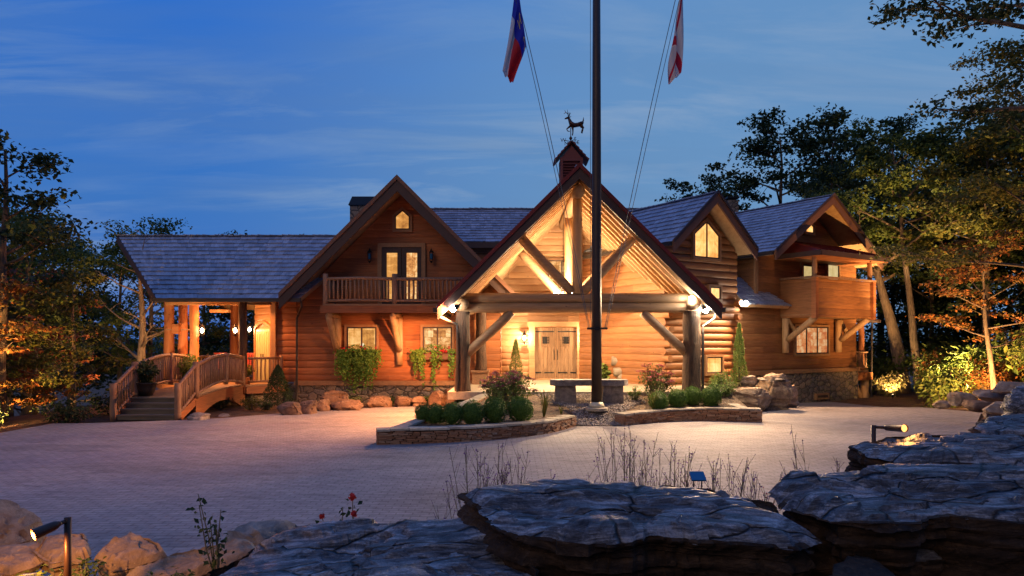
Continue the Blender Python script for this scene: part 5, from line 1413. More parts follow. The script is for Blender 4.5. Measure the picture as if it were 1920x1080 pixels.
# tan stones by the path light
GT = 'tan rockery stones round the path light'
for loc, sz, rz, m, lb in (((-4.95, 6.6, .40), (.38, .3, .42), .2, 'tan_rock', 'squared tan stone at the drive edge behind the path light'),
        ((-2.02, 5.75, .60), (.34, .26, .30), .5, 'grey_rock', 'pale pinkish stone behind the leafy rose shoot'),
        ((-3.4, 4.5, .60), (.55, .35, .22), .4, 'slate_rock', 'low blue-grey stone at the foot of the path light post'),
        ((-4.2, 5.0, .50), (.5, .3, .24), .1, 'tan_rock', 'tan stone half hidden in weeds at the path light'),
        ((-2.35, 4.55, .50), (.45, .26, .2), -.2, 'tan_rock', 'small glowing tan stone at the edge of the sloping slab')):
    rock(loc, sz, m, lb, rz=rz, sub=5 if sz[0] > .4 else 4, boxy=.6, strata=.05, group=GT)
slab([(60, 1030, .80), (85, 1004, .86), (150, 1000, .88), (178, 1020, .84), (165, 1046, .78), (90, 1052, .76)], .48, 'orange-lit tan stone under the glow of the path light', 31, m='tan_rock', ms='tan_rock', group=GT, relief=.02)
slab([(172, 1046, .76), (205, 1012, .86), (245, 998, .90), (300, 1014, .88), (312, 1030, .84), (262, 1048, .78), (205, 1062, .74)], .48, 'tilted tan stone with a dark crack beside the path light post', 33, m='tan_rock', ms='tan_rock', group=GT, relief=.025, jag=.03)
slab([(232, 1072, .70), (320, 1036, .80), (400, 1016, .86), (470, 1012, .88), (482, 1030, .84), (400, 1060, .76), (300, 1088, .68)], .48, 'long low tan stone sloping towards the blue-grey slab', 35, m='tan_rock', ms='tan_rock', group=GT, relief=.02, jag=.03)
slab([(-60, 1060, .72), (-20, 1022, .80), (60, 1018, .82), (80, 1050, .74), (20, 1075, .70)], .48, 'broad tan stone at the picture corner under the path light', 37, m='tan_rock', ms='tan_rock', group=GT, relief=.02, jag=.03)
# edging boulders along the house
rs = random.Random(11); ED = [(545, 771, 24, 'rounded brown boulder next to the dark cone shrub'), (578, 769, 20, 'low brown boulder by the downspout'), (628, 750, 26, 'tallest brown boulder, set against the stone base'), (650, 763, 30, 'long flat brown boulder before the trailing window box'),
      (712, 753, 22, 'brown edging boulder between the two window boxes'), (757, 752, 18, 'squat brown edging boulder below the second log bracket'), (786, 753, 16, 'small brown edging boulder left of the orange one'), (822, 744, 17, 'upright orange-lit boulder near the dark bark post'), (845, 746, 13, 'little orange-lit boulder touching the dark bark post'), (606, 764, 14, 'little dark stone in the boulder edging')]
for px, py, hw_, lb in ED:
    Y = front_line(0)  # placeholder replaced below
    Y = min(25.6, 2.4*1300/(py+6-640)) if py > 760 else 25.7
    rock((PX(px, Y), Y, .12), (hw_/1300*Y, .34, rs.uniform(.22, .34)+(.18 if py < 751 else 0)), 'brown_rock', lb, rz=rs.uniform(-.4, .4), sub=4, group='edging boulders along the house bed', name='boulder', cat='boulder')
# boulders by the second gable
rock(P(1444, 727, 24.6)+V((0, 0, -.12)), (.62, .52, .56), 'tan_rock', 'tallest orange-brown boulder with a flat top beside the stone base', rz=.3, sub=5, boxy=.5, seed=5.2, name='boulder', cat='boulder')
rock(P(1399, 742, 23.8)+V((0, 0, -.1)), (.80, .5, .42), 'tan_rock', 'reddish wedge boulder at the end of the stone rim', rz=-.2, ry=.15, sub=5, boxy=.6, seed=6.1, name='boulder', cat='boulder')
rock(P(1478, 735, 25.4)+V((0, 0, -.2)), (.34, .3, .50), 'tan_rock', 'narrow brown boulder between the tallest boulder and the stone base', rz=.2, sub=4, name='boulder', cat='boulder')
rock(P(1402, 716, 25.6), (.30, .3, .24), 'grey_rock', 'pale round boulder behind the reddish wedge boulder', sub=4, name='boulder', cat='boulder')
rock(P(1447, 711, 24.5), (.42, .36, .05), 'grey_rock', 'thin flat slab lying on the tallest boulder', rz=.2, sub=4, name='rock')
rock(P(1487, 752, 25.3)+V((0, 0, -.05)), (.2, .2, .12), 'grey_rock', 'small pale stone at the corner of the stone base', sub=4, name='rock')
# stones on the bank by the wood
for px, py, Y, sz, m, lb in ((1880, 735, 17, (.6, .4, .12), 'tan_rock', 'flat pinkish slab on the earth bank'), (1908, 720, 16.4, (.55, .35, .14), 'tan_rock', 'flat pinkish slab higher on the earth bank at the picture edge'),
        (1800, 742, 20, (.35, .3, .2), 'tan_rock', 'brown stone in the middle of the earth bank'), (1838, 752, 18.5, (.35, .3, .15), 'brown_rock', 'half buried pale stone low on the earth bank'), (1895, 757, 15, (.5, .3, .12), 'tan_rock', 'pale flat stone above the upright boulder'),
        (1862, 765, 15.5, (.22, .2, .13), 'tan_rock', 'small pale stone below the pinkish slabs'), (1765, 752, 21, (.22, .2, .12), 'tan_rock', 'small brown stone at the foot of the earth bank')):
    p = P(px, py, Y); z = H(p.x, p.y)
    rock((p.x, p.y, max(z+.03, p.z-.1)), sz, m, lb, rz=rs.uniform(-.5, .5), rx=.15, sub=4, strata=.05)

# ------------------------------------------------------------------ PLANTS
def leafball(mb, n, rx, rz, size, c=(0, 0, 0), shell=.75, up=.2, asp=.6, rs=random, zmin=-1):
    c = V(c)
    for _ in range(n):
        d = V((rs.gauss(0, 1), rs.gauss(0, 1), rs.gauss(0, 1))).normalized()
        if d.z < zmin: d.z = -d.z
        r = shell+(1-shell)*rs.random()
        p = c+V((d.x*rx*r, d.y*rx*r, d.z*rz*r))
        nn = (d+V((rs.uniform(-.7, .7), rs.uniform(-.7, .7), rs.uniform(-.5, .7)+up))).normalized()
        mb.leaf(p, nn, size*rs.uniform(.6, 1.3), asp)
def boxwood_proto(seed):
    t = thing('boxwood', (0, 0, 0), 'boxwood', 'boxwood', 'clipped boxwoods in the planter')
    rs = random.Random(seed); mb = MB(); so = V((seed, seed*.7, -seed))
    vs, fs = ico(3)
    mb.v = [tuple(V((v.x*.225, v.y*.225, .27+v.z*.24))*(1+.08*noise.noise(v*3))) for v in vs]; mb.f = list(fs)
    for _ in range(3300):
        d = V((rs.gauss(0, 1), rs.gauss(0, 1), rs.gauss(0, 1))).normalized()
        k = 1+.20*noise.noise(d*2.0+so)+.14*noise.noise(d*5+so)+(.16 if rs.random() < .05 else 0)
        r = k*(.93+.14*rs.random()); p = V((d.x*.27*r, d.y*.27*r, .28+d.z*.29*r))
        if p.z < .02: continue
        mb.leaf(p, (d+V((rs.uniform(-.9, .9), rs.uniform(-.9, .9), rs.uniform(-.4, .9)))).normalized(), rs.uniform(.025, .05), .55)
    ob('foliage', mb, M['leaf_box'], t)
    mb = MB(); mb.tube([(0, 0, -.08), (0, 0, .2)], .03, 7); ob('stem', mb, M['bark_tree'], t)
    return t
bx_ = [boxwood_proto(5), boxwood_proto(16), boxwood_proto(27)]
BX = [(795, 789, 17.6, .80, 'boxwood nearest the planter corner, first in the row of six'), (818, 793, 17.4, .86, 'second boxwood from the planter corner in the row of six'), (848, 797, 17.3, .96, 'third boxwood from the planter corner in the row of six'),
      (886, 798, 17.4, 1.04, 'third boxwood from the gravel in the row of six'), (927, 796, 17.7, 1.08, 'second boxwood from the gravel in the row of six'), (976, 789, 18.1, 1.14, 'boxwood nearest the gravel, last in the row of six'),
      (1235, 757, 20.9, .98, 'boxwood nearest the gravel in the row of four'), (1270, 757, 21.2, 1.0, 'second boxwood from the gravel in the row of four'), (1299, 753, 21.5, 1.0, 'second boxwood from the bark post end in the row of four'), (1333, 754, 21.4, 1.08, 'boxwood at the far end of the row of four, beside the stone rim')]
for k, (px, py, Y, sc, lb) in enumerate(BX):
    x = PX(px, Y); loc = (x, Y, bed_z(x, Y))
    if k < 3:
        bx_[k].location = loc; bx_[k].scale = (sc,)*3; bx_[k]['label'] = lb
    else: dup(bx_[k % 3], loc, k*1.9, (sc*random.uniform(.95, 1.05), sc*random.uniform(.95, 1.05), sc*random.uniform(.94, 1.06)), lb)

def bush(name, loc, rx, hz, n, size, lm, label, cat, stems=14, flowers=None, seed=1, asp=.45, fm='petal_pink', group=None, clump=9, stem_m='stem_dry'):
    t = thing(name, loc, label, cat, group); rs = random.Random(seed); loc = V(loc)
    st_, fo, fw = MB(), MB(), MB()
    heads = []
    for k in range(stems):
        a = rs.uniform(0, 6.28); r = rx*math.sqrt(rs.random()); top = V((math.cos(a)*r, math.sin(a)*r, hz*rs.uniform(.6, 1.0)*(1-.3*(r/rx)**2)))
        b = V((top.x*.3, top.y*.3, 0)); m = b.lerp(top, .55)+V((rs.uniform(-.05, .05)*rx, rs.uniform(-.05, .05)*rx, .08*hz))
        st_.tube([loc+b, loc+m, loc+top], [.012, .009, .005], 5); heads.append(top)
        for q in range(n//stems):
            tt = rs.random()**.7; p = b.lerp(m, tt*2) if tt < .5 else m.lerp(top, tt*2-1)
            p = p+V((rs.gauss(0, 1), rs.gauss(0, 1), rs.gauss(0, .7)))*rx*.16
            if p.z < .01: p.z = .02
            d = V((p.x, p.y, .3)).normalized()
            fo.leaf(loc+p, (d+V((rs.uniform(-1, 1), rs.uniform(-1, 1), rs.uniform(-.2, 1)))).normalized(), size*rs.uniform(.6, 1.4), asp)
    ob('stems', st_, M[stem_m], t); ob('foliage', fo, M[lm], t)
    if flowers:
        for h in heads:
            for q in range(flowers):
                c = h+V((rs.gauss(0, .06), rs.gauss(0, .06), rs.uniform(-.01, .05)))
                for _ in range(clump): fw.leaf(loc+c+V((rs.gauss(0, .04), rs.gauss(0, .04), rs.gauss(0, .012))), V((rs.uniform(-.5, .5), rs.uniform(-.5, .5), 1)).normalized(), rs.uniform(.03, .06), .9)
        ob('blossoms', fw, M[fm], t)
    return t
def bedp(px, Y): x = PX(px, Y); return (x, Y, bed_z(x, Y))
bush('sedum', bedp(962, 19.6), .62, 1.28, 1500, .10, 'leaf_lime', 'tall pink-flowered bush behind the row of six boxwoods', 'flowering bush', 34, 7, 2)
bush('sedum', bedp(930, 20.4), .45, 1.0, 900, .09, 'leaf_lime', 'pink-flowered plant between the tall pink bush and the stone rim', 'flowering bush', 22, 7, 12)
bush('sedum', bedp(1228, 22.0), .60, 1.16, 1300, .09, 'leaf_green', 'wine-flowered bush behind the row of four boxwoods', 'flowering bush', 30, 6, 3, fm='petal_wine')
bush('sedum', bedp(1190, 21.8), .22, .5, 300, .08, 'leaf_lime', 'small pale green plant at the end of the stone bench', 'plant', 9, None, 4)
bush('leafy_shrub', (PX(1352, 22.6), 22.6, .55), .5, .75, 900, .09, 'leaf_lime', 'loose bright green shrub just past the last boxwood', 'shrub', 20, None, 6)
bush('leafy_shrub', (PX(1352, 25.4), 25.4, .70), .5, .6, 700, .10, 'leaf_lime', 'bright green shrub under the small lit window', 'shrub', 16, None, 7)
bush('leafy_shrub', (PX(1300, 24.6), 24.6, .70), .35, .55, 500, .09, 'leaf_green', 'small shrub at the foot of the thick bark post', 'shrub', 12, None, 17)
def grass_tuft(loc, n, h, spread, label, m='leaf_yellow', seed=1, group=None):
    rs = random.Random(seed); mb = MB(); loc = V(loc)
    for _ in range(n):
        a = rs.uniform(0, 6.28); d = V((math.cos(a), math.sin(a), 0)); l = h*rs.uniform(.6, 1.1); sp = spread*rs.uniform(.2, 1); w_ = rs.uniform(.008, .014); sd = V((-d.y, d.x, 0))*w_
        p0 = loc+d*.02; pts = [p0, p0+d*sp*.35+V((0, 0, l*.6)), p0+d*sp*.8+V((0, 0, l*.9)), p0+d*sp*1.2+V((0, 0, l*.8))]
        for k in range(3): mb.quad(pts[k]-sd*(1-k/4), pts[k]+sd*(1-k/4), pts[k+1]+sd*(.75-k/4), pts[k+1]-sd*(.75-k/4))
    return tag(ob('grass_tuft', mb, M[m]), label, 'grass tuft', group)
grass_tuft(bedp(1020, 18.9), 40, .75, .30, 'pale grass tuft between the last boxwood and the gravel', 'leaf_yellow', 4)
grass_tuft(bedp(1226, 20.8), 36, .6, .45, 'arching grass tuft in front of the wine-flowered bush', 'leaf_yellow', 6)
grass_tuft(bedp(1052, 19.6), 16, .3, .25, 'small grass tuft at the gravel edge near the curved wall', 'leaf_yellow', 7)

def conifer(loc, h, r, m, label, n=2600, size=.06, pot=None, group=None, top=.04, name='conifer', droop=False, seed=3):
    t = thing(name, loc, label, 'conifer', group); rs = random.Random(seed); loc = V(loc); z0 = pot[1]*.9 if pot else .08
    mb = MB(); mb.tube([loc, loc+V((0, 0, h*.9))], [.04, .012], 7); ob('trunk', mb, M['bark_tree'], t)
    mb = MB()
    for _ in range(n):
        q = rs.random()**.8; z = z0+(h-z0)*q; a = rs.uniform(0, 6.28)
        rr = r*(1-q)**.75*(1+(.7 if droop else .25)*noise.noise(V((math.cos(a)*2, math.sin(a)*2, z*4))))+top*.3
        if q < .08: rr *= .6+q*5
        rr *= rs.uniform(.55, 1.05)**.6
        p = loc+V((math.cos(a)*rr, math.sin(a)*rr, z)); d = V((math.cos(a), math.sin(a), -.4 if droop else .5)).normalized()
        mb.leaf(p, (d+V((rs.uniform(-.8, .8), rs.uniform(-.8, .8), rs.uniform(-.6, .6)))).normalized(), size*rs.uniform(.6, 1.4), .4)
    ob('crown', mb, M[m], t)
    if pot:
        mb = MB(); mb.lathe(loc, [(pot[0]*.7, 0), (pot[0]*.95, pot[1]*.8), (pot[0]*1.05, pot[1]*.86), (pot[0]*1.05, pot[1]), (pot[0]*.9, pot[1]), (pot[0]*.85, pot[1]*.9)], 16); ob('pot', mb, M['pot'], t, smooth=True)
    return t
conifer((PX(967, 28.8), 28.8, .75), 1.75, .30, 'leaf_green', 'potted cone conifer beside the lit lantern, away from the flagpole', pot=(.24, .4), seed=3)
conifer((PX(1131, 28.8), 28.8, .75), 1.75, .26, 'leaf_green', 'potted cone conifer half hidden behind the flagpole', pot=(.24, .4), seed=4)
conifer((PX(1386, 25.7), 25.7, .60), 2.45, .30, 'leaf_lime', 'slender bright conifer at the corner of the second log gable', n=1700, size=.11, droop=True, name='slender_conifer', seed=5)
conifer((PX(521, 24.9), 24.9, 0), 1.55, .62, 'leaf_dark', 'dark cone shrub against the stone base of the porch', n=3200, size=.07, name='cone_shrub', seed=6)
bush('hosta', (PX(1131, 28.3), 28.3, .75), .4, .75, 500, .16, 'leaf_lime', 'bright leafy plant at the foot of the hidden conifer', 'plant', 14, None, 21, asp=.7)

def potted(loc, r, hp, rb, hb, lm, n, size, label, seed=1, fl_=None):
    t = thing('potted_plant', loc, label, 'potted plant'); loc = V(loc); rs = random.Random(seed)
    mb = MB(); mb.lathe(loc, [(r*.6, 0), (r*.9, hp*.55), (r, hp*.9), (r*1.08, hp*.92), (r*1.08, hp), (r*.9, hp), (r*.85, hp*.9)], 18); ob('pot', mb, M['pot'], t, smooth=True)
    mb = MB()
    for _ in range(n):
        a = rs.uniform(0, 6.28); q = rs.random(); rr = rb*math.sqrt(rs.random())*(.5+.6*q); z = hp+hb*(q**.8)*(1-.35*(rr/rb)**2)-(.25*hp if rr > rb*.75 else 0)
        mb.leaf(loc+V((math.cos(a)*rr, math.sin(a)*rr, z)), V((rs.uniform(-1, 1), rs.uniform(-1, 1), rs.uniform(0, 1.2))).normalized(), size*rs.uniform(.6, 1.4), .5)
    ob('foliage', mb, M[lm], t)
    mb = MB()
    for _ in range(10):
        a = rs.uniform(0, 6.28); mb.tube([loc+V((0, 0, hp*.8)), loc+V((math.cos(a)*rb*.5, math.sin(a)*rb*.5, hp+hb*.8))], [.01, .005], 5)
    ob('stems', mb, M['stem_dry'], t)
    return t
potted((PX(272, 22.5), 22.55, .64), .33, .42, .42, .75, 'leaf_dark', 620, .12, 'dark potted plant on the landing of the footbridge', 2)
potted((PX(357, 26.2)+.05, 25.7, .78), .26, .3, .62, .85, 'leaf_lime', 900, .13, 'bright leafy potted plant beside the wide porch posts', 3)
potted((PX(466, 27.4)-.1, 27.5, .75), .2, .25, .3, .5, 'leaf_green', 400, .1, 'small green potted plant behind the short porch railing', 5)

def window_box(u0, u1, zt, drop, label, seed, gaps, n=26):
    c = FA.p((u0+u1)/2, .25, zt); t = thing('window_box', c, label, 'window box', 'window boxes of trailing plants'); rs = random.Random(seed)
    mb = MB(); mb.box(FA.p((u0+u1)/2, .20, zt-.12), (u1-u0-.3, .26, .24)); mb.box(FA.p((u0+u1)/2, .20, zt+.005), (u1-u0-.26, .30, .03)); ob('box', mb, M['trim_brown'], t)
    fo, fw = MB(), MB()
    for k in range(n):
        u = u0+(u1-u0)*rs.random()
        if any(a < (u-u0)/(u1-u0) < b for a, b in gaps): continue
        ln = drop*rs.uniform(.35, 1.08)*(1-.45*abs(2*(u-u0)/(u1-u0)-1)**2); dd = rs.uniform(.25, .58); drift = rs.uniform(-.12, .12)
        for q in range(int(ln/.022)):
            z = zt+.12-q*.022*rs.uniform(.8, 1.2); sprd = .07
            fo.leaf(FA.p(u+drift*q*.022/ln+rs.gauss(0, sprd*(1-.5*q*.022/ln)), dd+rs.gauss(0, .05), z+rs.gauss(0, .03)), (FA.n+V((rs.uniform(-.8, .8), rs.uniform(-.5, .5), rs.uniform(-.2, .9)))).normalized(), rs.uniform(.06, .12), .65)
    for k in range(260):
        u = u0+(u1-u0)*rs.random(); fo.leaf(FA.p(u, rs.uniform(.1, .42), zt+rs.uniform(0, .34)*(1-abs(2*(u-u0)/(u1-u0)-1)**2)), V((rs.uniform(-.8, .8), rs.uniform(-1, .2), rs.uniform(.1, 1))).normalized(), rs.uniform(.06, .11), .65)
    for k in range(15):
        c2 = FA.p(u0+.1+(u1-u0-.2)*rs.random(), rs.uniform(.2, .46), zt+rs.uniform(-.05, .26))
        for _ in range(9): fw.leaf(c2+V((rs.gauss(0, .022), rs.gauss(0, .022), rs.gauss(0, .022))), V((rs.uniform(-1, 1), -1, rs.uniform(-.2, 1))).normalized(), .06, .9)
    ob('foliage', fo, M['leaf_vine'], t); ob('blossoms', fw, M['petal_red'], t)
window_box(px_u(637), px_u(714), px_z(662), 1.55, 'window box overflowing with a full green curtain of trailing leaves and red flowers', 3, [], 64)
window_box(px_u(775), px_u(856), px_z(662), 1.45, 'window box with separate hanging green strands and red flowers, nearer the entrance', 8, [(.24, .46), (.62, .84)], 44)

# low plants along the porch base and house bed
for k, (px, Y, rx, h, m, lb) in enumerate(((415, 24.5, .3, .5, 'leaf_dark', 'low dark plant under the footbridge arch'), (470, 24.3, .35, .55, 'leaf_yellow', 'yellowish low plant before the porch base'), (500, 24.2, .3, .3, 'leaf_dark', 'creeping dark plant at the foot of the cone shrub'),
        (660, 26.2, .5, .3, 'leaf_green', 'low green plant under the full window box'), (800, 26.3, .45, .4, 'leaf_green', 'low green plant under the stranded window box'), (735, 26.4, .3, .3, 'leaf_dark', 'low dark plant below the second log bracket'), (870, 26.2, .3, .3, 'leaf_green', 'low green plant by the stone pier'))):
    bush('low_plant', (PX(px, Y), Y, H(PX(px, Y), Y)), rx, h, 420, .085, m, lb, 'plant', 12, None, 30+k)
rock(P(370, 786, 21.2), (.34, .3, .2), 'grey_rock', 'pale stone at the foot of the footbridge newel post', sub=4)
rock(P(420, 783, 22.6), (.2, .2, .12), 'grey_rock', 'small pale stone under the footbridge arch', sub=4)

# driftwood bench on the porch
bx = PX(1205, 27.6); t = thing('driftwood_bench', (bx, 27.6, .75), 'carved driftwood log bench on the porch beside the peeled post', 'bench')
mb = MB(); mb.log((bx-1.15, 27.6, 1.18), (bx+1.0, 27.55, 1.22), .17, 12, 6); ob('seat', mb, M['drift'], t, smooth=True)
mb = MB(); mb.tube([(bx-1.2, 27.85, 1.62), (bx-.6, 27.85, 1.58), (bx-.1, 27.85, 1.75), (bx+.35, 27.85, 2.05), (bx+.7, 27.85, 1.9)], [.18, .20, .24, .2, .08], 12, .05); ob('backrest', mb, M['drift'], t, smooth=True)
for dx, pth in ((.5, [(.35, 0, 2.05), (.8, -.1, 2.0), (1.1, -.1, 1.6), (1.2, -.1, 1.2)]), (.9, [(.65, .1, 2.0), (1.0, .1, 2.1), (1.4, .05, 1.7)])):
    mb = MB(); mb.tube([(bx+x, 27.8+y, z) for x, y, z in pth], [.06, .05, .045, .03][:len(pth)], 8, .08); ob('armrest', mb, M['drift'], t, smooth=True)
for dx in (-.85, .75):
    mb = MB(); mb.log((bx+dx, 27.6, .75), (bx+dx, 27.6, 1.1), .16, 10, 2); ob('leg', mb, M['drift'], t, smooth=True)
# porch table and chairs
tx = PX(405, 28.6); t = thing('porch_table', (tx, 28.9, .75), 'long reddish plank table on the open porch', 'table')
mb = MB(); mb.box((tx, 28.9, 1.50), (1.9, .8, .06)); ob('table_top', mb, M['red_paint'], t)
for sx in (-.8, .8):
    for sy in (-.3, .3):
        mb = MB(); mb.log((tx+sx, 28.9+sy, .75), (tx+sx, 28.9+sy, 1.48), .05, 8, 2); ob('leg', mb, M['rail_wood'], t)
for k, (dx, dy, lb) in enumerate(((1.25, .2, 'red slatted porch chair at the door end of the table'), (-.35, .75, 'red slatted porch chair behind the table'))):
    cx_, cy_ = tx+dx, 28.9+dy
    t = thing('porch_chair', (cx_, cy_, .75), lb, 'chair', 'red porch chairs')
    mb = MB(); mb.box((cx_, cy_, 1.2), (.5, .48, .05)); ob('seat', mb, M['red_paint'], t)
    mb = MB()
    for q in range(5): mb.box((cx_-.2+.1*q, cy_+.24, 1.55), (.07, .03, .62))
    mb.box((cx_, cy_+.245, 1.88), (.54, .04, .07)); ob('backrest', mb, M['red_paint'], t)
    for sx in (-.2, .2):
        for sy in (-.2, .2):
            mb = MB(); mb.box((cx_+sx, cy_+sy, .97), (.05, .05, .44)); ob('leg', mb, M['red_paint'], t)
hx = PX(413, 28); t = thing('hanging_tray', (hx, 28.0, 3.35), 'shallow wooden tray hanging from the porch ceiling', 'hanging tray')  # plain tray of unknown use, nothing planted in it
mb = MB(); mb.box((hx, 28, 3.62), (.75, .3, .12)); ob('tray', mb, M['siding_pale'], t)
mb = MB()
for s in (-1, 1): mb.tube([(hx+s*.33, 28, 3.6), (hx+s*.2, 28, 4.7)], .008, 5)
ob('cord', mb, M['rope'], t)
bxp = V((PX(331, 27.6), 27.6, PZ(618, 27.6))); t = thing('birdhouse', bxp, 'small wooden box fixed between two peeled porch posts', 'box')
mb = MB(); mb.box(bxp, (.26, .2, .36)); mb.box(bxp+V((0, 0, .2)), (.32, .26, .04)); ob('house_body', mb, M['siding'], t)
mb = MB(); mb.beam(bxp+V((-.45, .05, 0)), bxp+V((.5, .05, 0)), .05, .05); ob('bracket', mb, M['rail_wood'], t)

# path lights
def path_light(base, top, head_a, head_b, watts, label, aim, face):
    t = thing('path_light', base, label, 'path light', 'path lights in the rockery'); a, b = V(head_a), V(head_b); d = (b-a).normalized()
    mb = MB(); mb.tube([base, top], .022, 10); ob('post', mb, M['bronze'], t, smooth=True)
    mb = MB(); mb.tube([V(top)-V((0, 0, .02)), a], .014, 8); ob('arm', mb, M['bronze'], t, smooth=True)
    mb = MB(); mb.tube([a-d*.02, a, a+d*.02, b-d*.004, b], [.014, .026, .030, .036, .038], 18, cap=False); mb.tube([a-d*.03, a-d*.01], [.010, .02], 12); ob('head', mb, M['bronze'], t, smooth=True)
    mb = MB(); mb.tube([b-d*.02, b-d*.016], [.034, .034], 18); ob('bulb', mb, M[face], t)
    lamp('path_lamp', b+d*.03, watts, (1, .42, .10), .03, 'SPOT', aim or (b+d*3), 165, .4, t)
pt = P(127, 970, 4.6)
path_light((pt.x, 4.6, .55), pt, P(106, 984, 4.52), P(62, 1003, 4.42), 70, 'bronze path light with its head bent down over the tan stones', (-2.6, 5.6, .2), 'bulb_orange')
pr_ = P(1638, 797, 6.8)
path_light((pr_.x, 6.8, .10), pr_, P(1662, 802, 6.75), P(1697, 803, 6.5), 10, 'bronze path light with a glowing head on the dark ledge rock', None, 'bulb_orange')
sp_ = P(1308, 893, 5.3); t = thing('solar_light', (sp_.x, 5.3, .45), 'small blue solar panel on two thin legs among the dry stems', 'solar light')
mb = MB(); mb.beam(sp_+V((-.055, .0, 0)), sp_+V((.055, 0, 0)), .10, .012, (0, -.5, .86)); ob('panel', mb, M['blue_glass'], t)
for s in (-.03, .03):
    mb = MB(); mb.tube([sp_+V((s, 0, -.005)), sp_+V((s*1.2, 0, -.95))], .004, 5); ob('leg', mb, M['iron'], t)

# dry perennials in front of the drive
def perennial(loc, n, h, spread, label, seed, leafm='leaf_green', bud='petal_violet', lean=(0, 0), nb=8, group='dry perennials in the rockery', leaves=24):
    t = thing('perennial', loc, label, 'perennial', group); rs = random.Random(seed); loc = V(loc); st_, fo, fl_ = MB(), MB(), MB()
    for k in range(n):
        a = rs.uniform(0, 6.28); top = V((math.cos(a)*spread*rs.random()+lean[0], math.sin(a)*spread*.6*rs.random()+lean[1], h*rs.uniform(.65, 1.05)))
        base_ = V((top.x*.35+rs.uniform(-.05, .05), top.y*.35, 0)); mid = base_.lerp(top, .5)+V((rs.uniform(-.03, .03), rs.uniform(-.03, .03), .04))
        st_.tube([loc+base_, loc+mid, loc+top], [.0034, .0027, .0016], 4)
        for q in range(nb):
            tt = rs.uniform(.3, .95); p = mid.lerp(top, (tt-.5)*2) if tt > .5 else base_.lerp(mid, tt*2); e = p+V((rs.uniform(-.07, .07), rs.uniform(-.05, .05), rs.uniform(.06, .16)))
            st_.tube([loc+p, loc+e], [.002, .001], 3)
            for _ in range(3): fl_.leaf(loc+p.lerp(e, rs.uniform(.5, 1.05)), V((rs.uniform(-1, 1), rs.uniform(-1, 1), rs.uniform(-1, 1))).normalized(), rs.uniform(.008, .017), .7)
        for _ in range(leaves):
            p = base_.lerp(mid, rs.random()**.7*1.2); fo.leaf(loc+p+V((rs.gauss(0, .015), rs.gauss(0, .015), 0)), V((rs.uniform(-1, 1), rs.uniform(-1, 1), rs.uniform(-.3, 1))).normalized(), rs.uniform(.02, .05), .35)
        for _ in range(5): fl_.leaf(loc+top+V((rs.gauss(0, .008), rs.gauss(0, .008), -rs.random()*.1)), V((rs.uniform(-1, 1), rs.uniform(-1, 1), rs.uniform(-1, 1))).normalized(), rs.uniform(.010, .022), .7)
    ob('stems', st_, M['stem_dry'], t); ob('foliage', fo, M[leafm], t); ob('blossoms', fl_, M[bud], t)
PE_ = [(910, 5.6, .42, 1.05, 9, 'wispy dry perennial rising behind the raised end of the long slab', (0, 0)), (965, 5.7, .40, 1.0, 9, 'wispy dry perennial before the end of the curved planter wall', (.03, 0)), (1180, 5.7, .40, 1.15, 14, 'leafy dry perennial before the gap of gravel', (-.05, 0)),
       (1250, 5.6, .36, 1.1, 13, 'dry perennial between the leafy one and the solar panel', (.02, 0)), (1325, 5.5, .30, 1.05, 11, 'dry perennial just behind the solar panel', (.03, 0)), (1380, 5.4, .30, 1.0, 13, 'dry perennial with violet buds at the end of the long slab', (.06, 0))]
for k, (px, Y, z, h, n, lb, ln) in enumerate(PE_): perennial((PX(px, Y), Y, z), int(n*2.2), h*1.08, .34, lb, 60+k, lean=ln)
perennial((PX(845, 5.2), 5.2, .46), 4, .86, .12, 'thin lavender spikes beside the raised end of the long slab', 71, 'leaf_silver')
perennial((PX(1540, 6.0), 6.0, .20), 6, 1.45, .12, 'leaning leafy perennial with a long drooping flower spike', 72, 'leaf_silver', lean=(-.28, 0), leaves=16)
perennial((PX(1580, 6.4), 6.4, .10), 5, 1.40, .12, 'short violet spikes against the dark ledge rock', 73, 'leaf_green')
perennial((PX(1440, 5.2), 5.2, .46), 8, .80, .14, 'low pinkish perennial in the gap between the two big slabs', 74, 'leaf_green', 'petal_pink')
def rose(loc, label, blooms, h, seed, n=5):
    t = thing('rose_bush', loc, label, 'rose'); rs = random.Random(seed); loc = V(loc); st_, fo, fl_ = MB(), MB(), MB()
    for k in range(n):
        top = V((rs.uniform(-.16, .16), rs.uniform(-.08, .08), h*rs.uniform(.55, 1))); st_.tube([loc, loc+top*.5+V((rs.uniform(-.03, .03), 0, 0)), loc+top], [.006, .005, .003], 5)
        for _ in range(16): fo.leaf(loc+top*rs.uniform(.35, 1)+V((rs.gauss(0, .035), rs.gauss(0, .03), rs.gauss(0, .02))), V((rs.uniform(-1, 1), rs.uniform(-1, .5), rs.uniform(0, 1))).normalized(), rs.uniform(.03, .055), .6)
        if k < blooms:
            c = loc+top+V((0, 0, .015))
            for _ in range(34):
                d = V((rs.gauss(0, 1), rs.gauss(0, 1), rs.gauss(0, 1)+.4)).normalized(); fl_.leaf(c+d*rs.uniform(.006, .020)*(1 if k else 1.3), d, rs.uniform(.02, .032), .9)
    ob('stems', st_, M['stem_dry'], t); ob('foliage', fo, M['leaf_dark'], t)
    if blooms: ob('blossoms', fl_, M['petal_red'], t)
rose((PX(648, 4.75), 4.75, .62), 'small rose with red blooms behind the sloping blue-grey slab', 3, .76, 5)
rose((PX(408, 4.9), 4.9, .65), 'leafy rose shoot without blooms beside the pale pinkish stone', 0, .75, 9, 7)
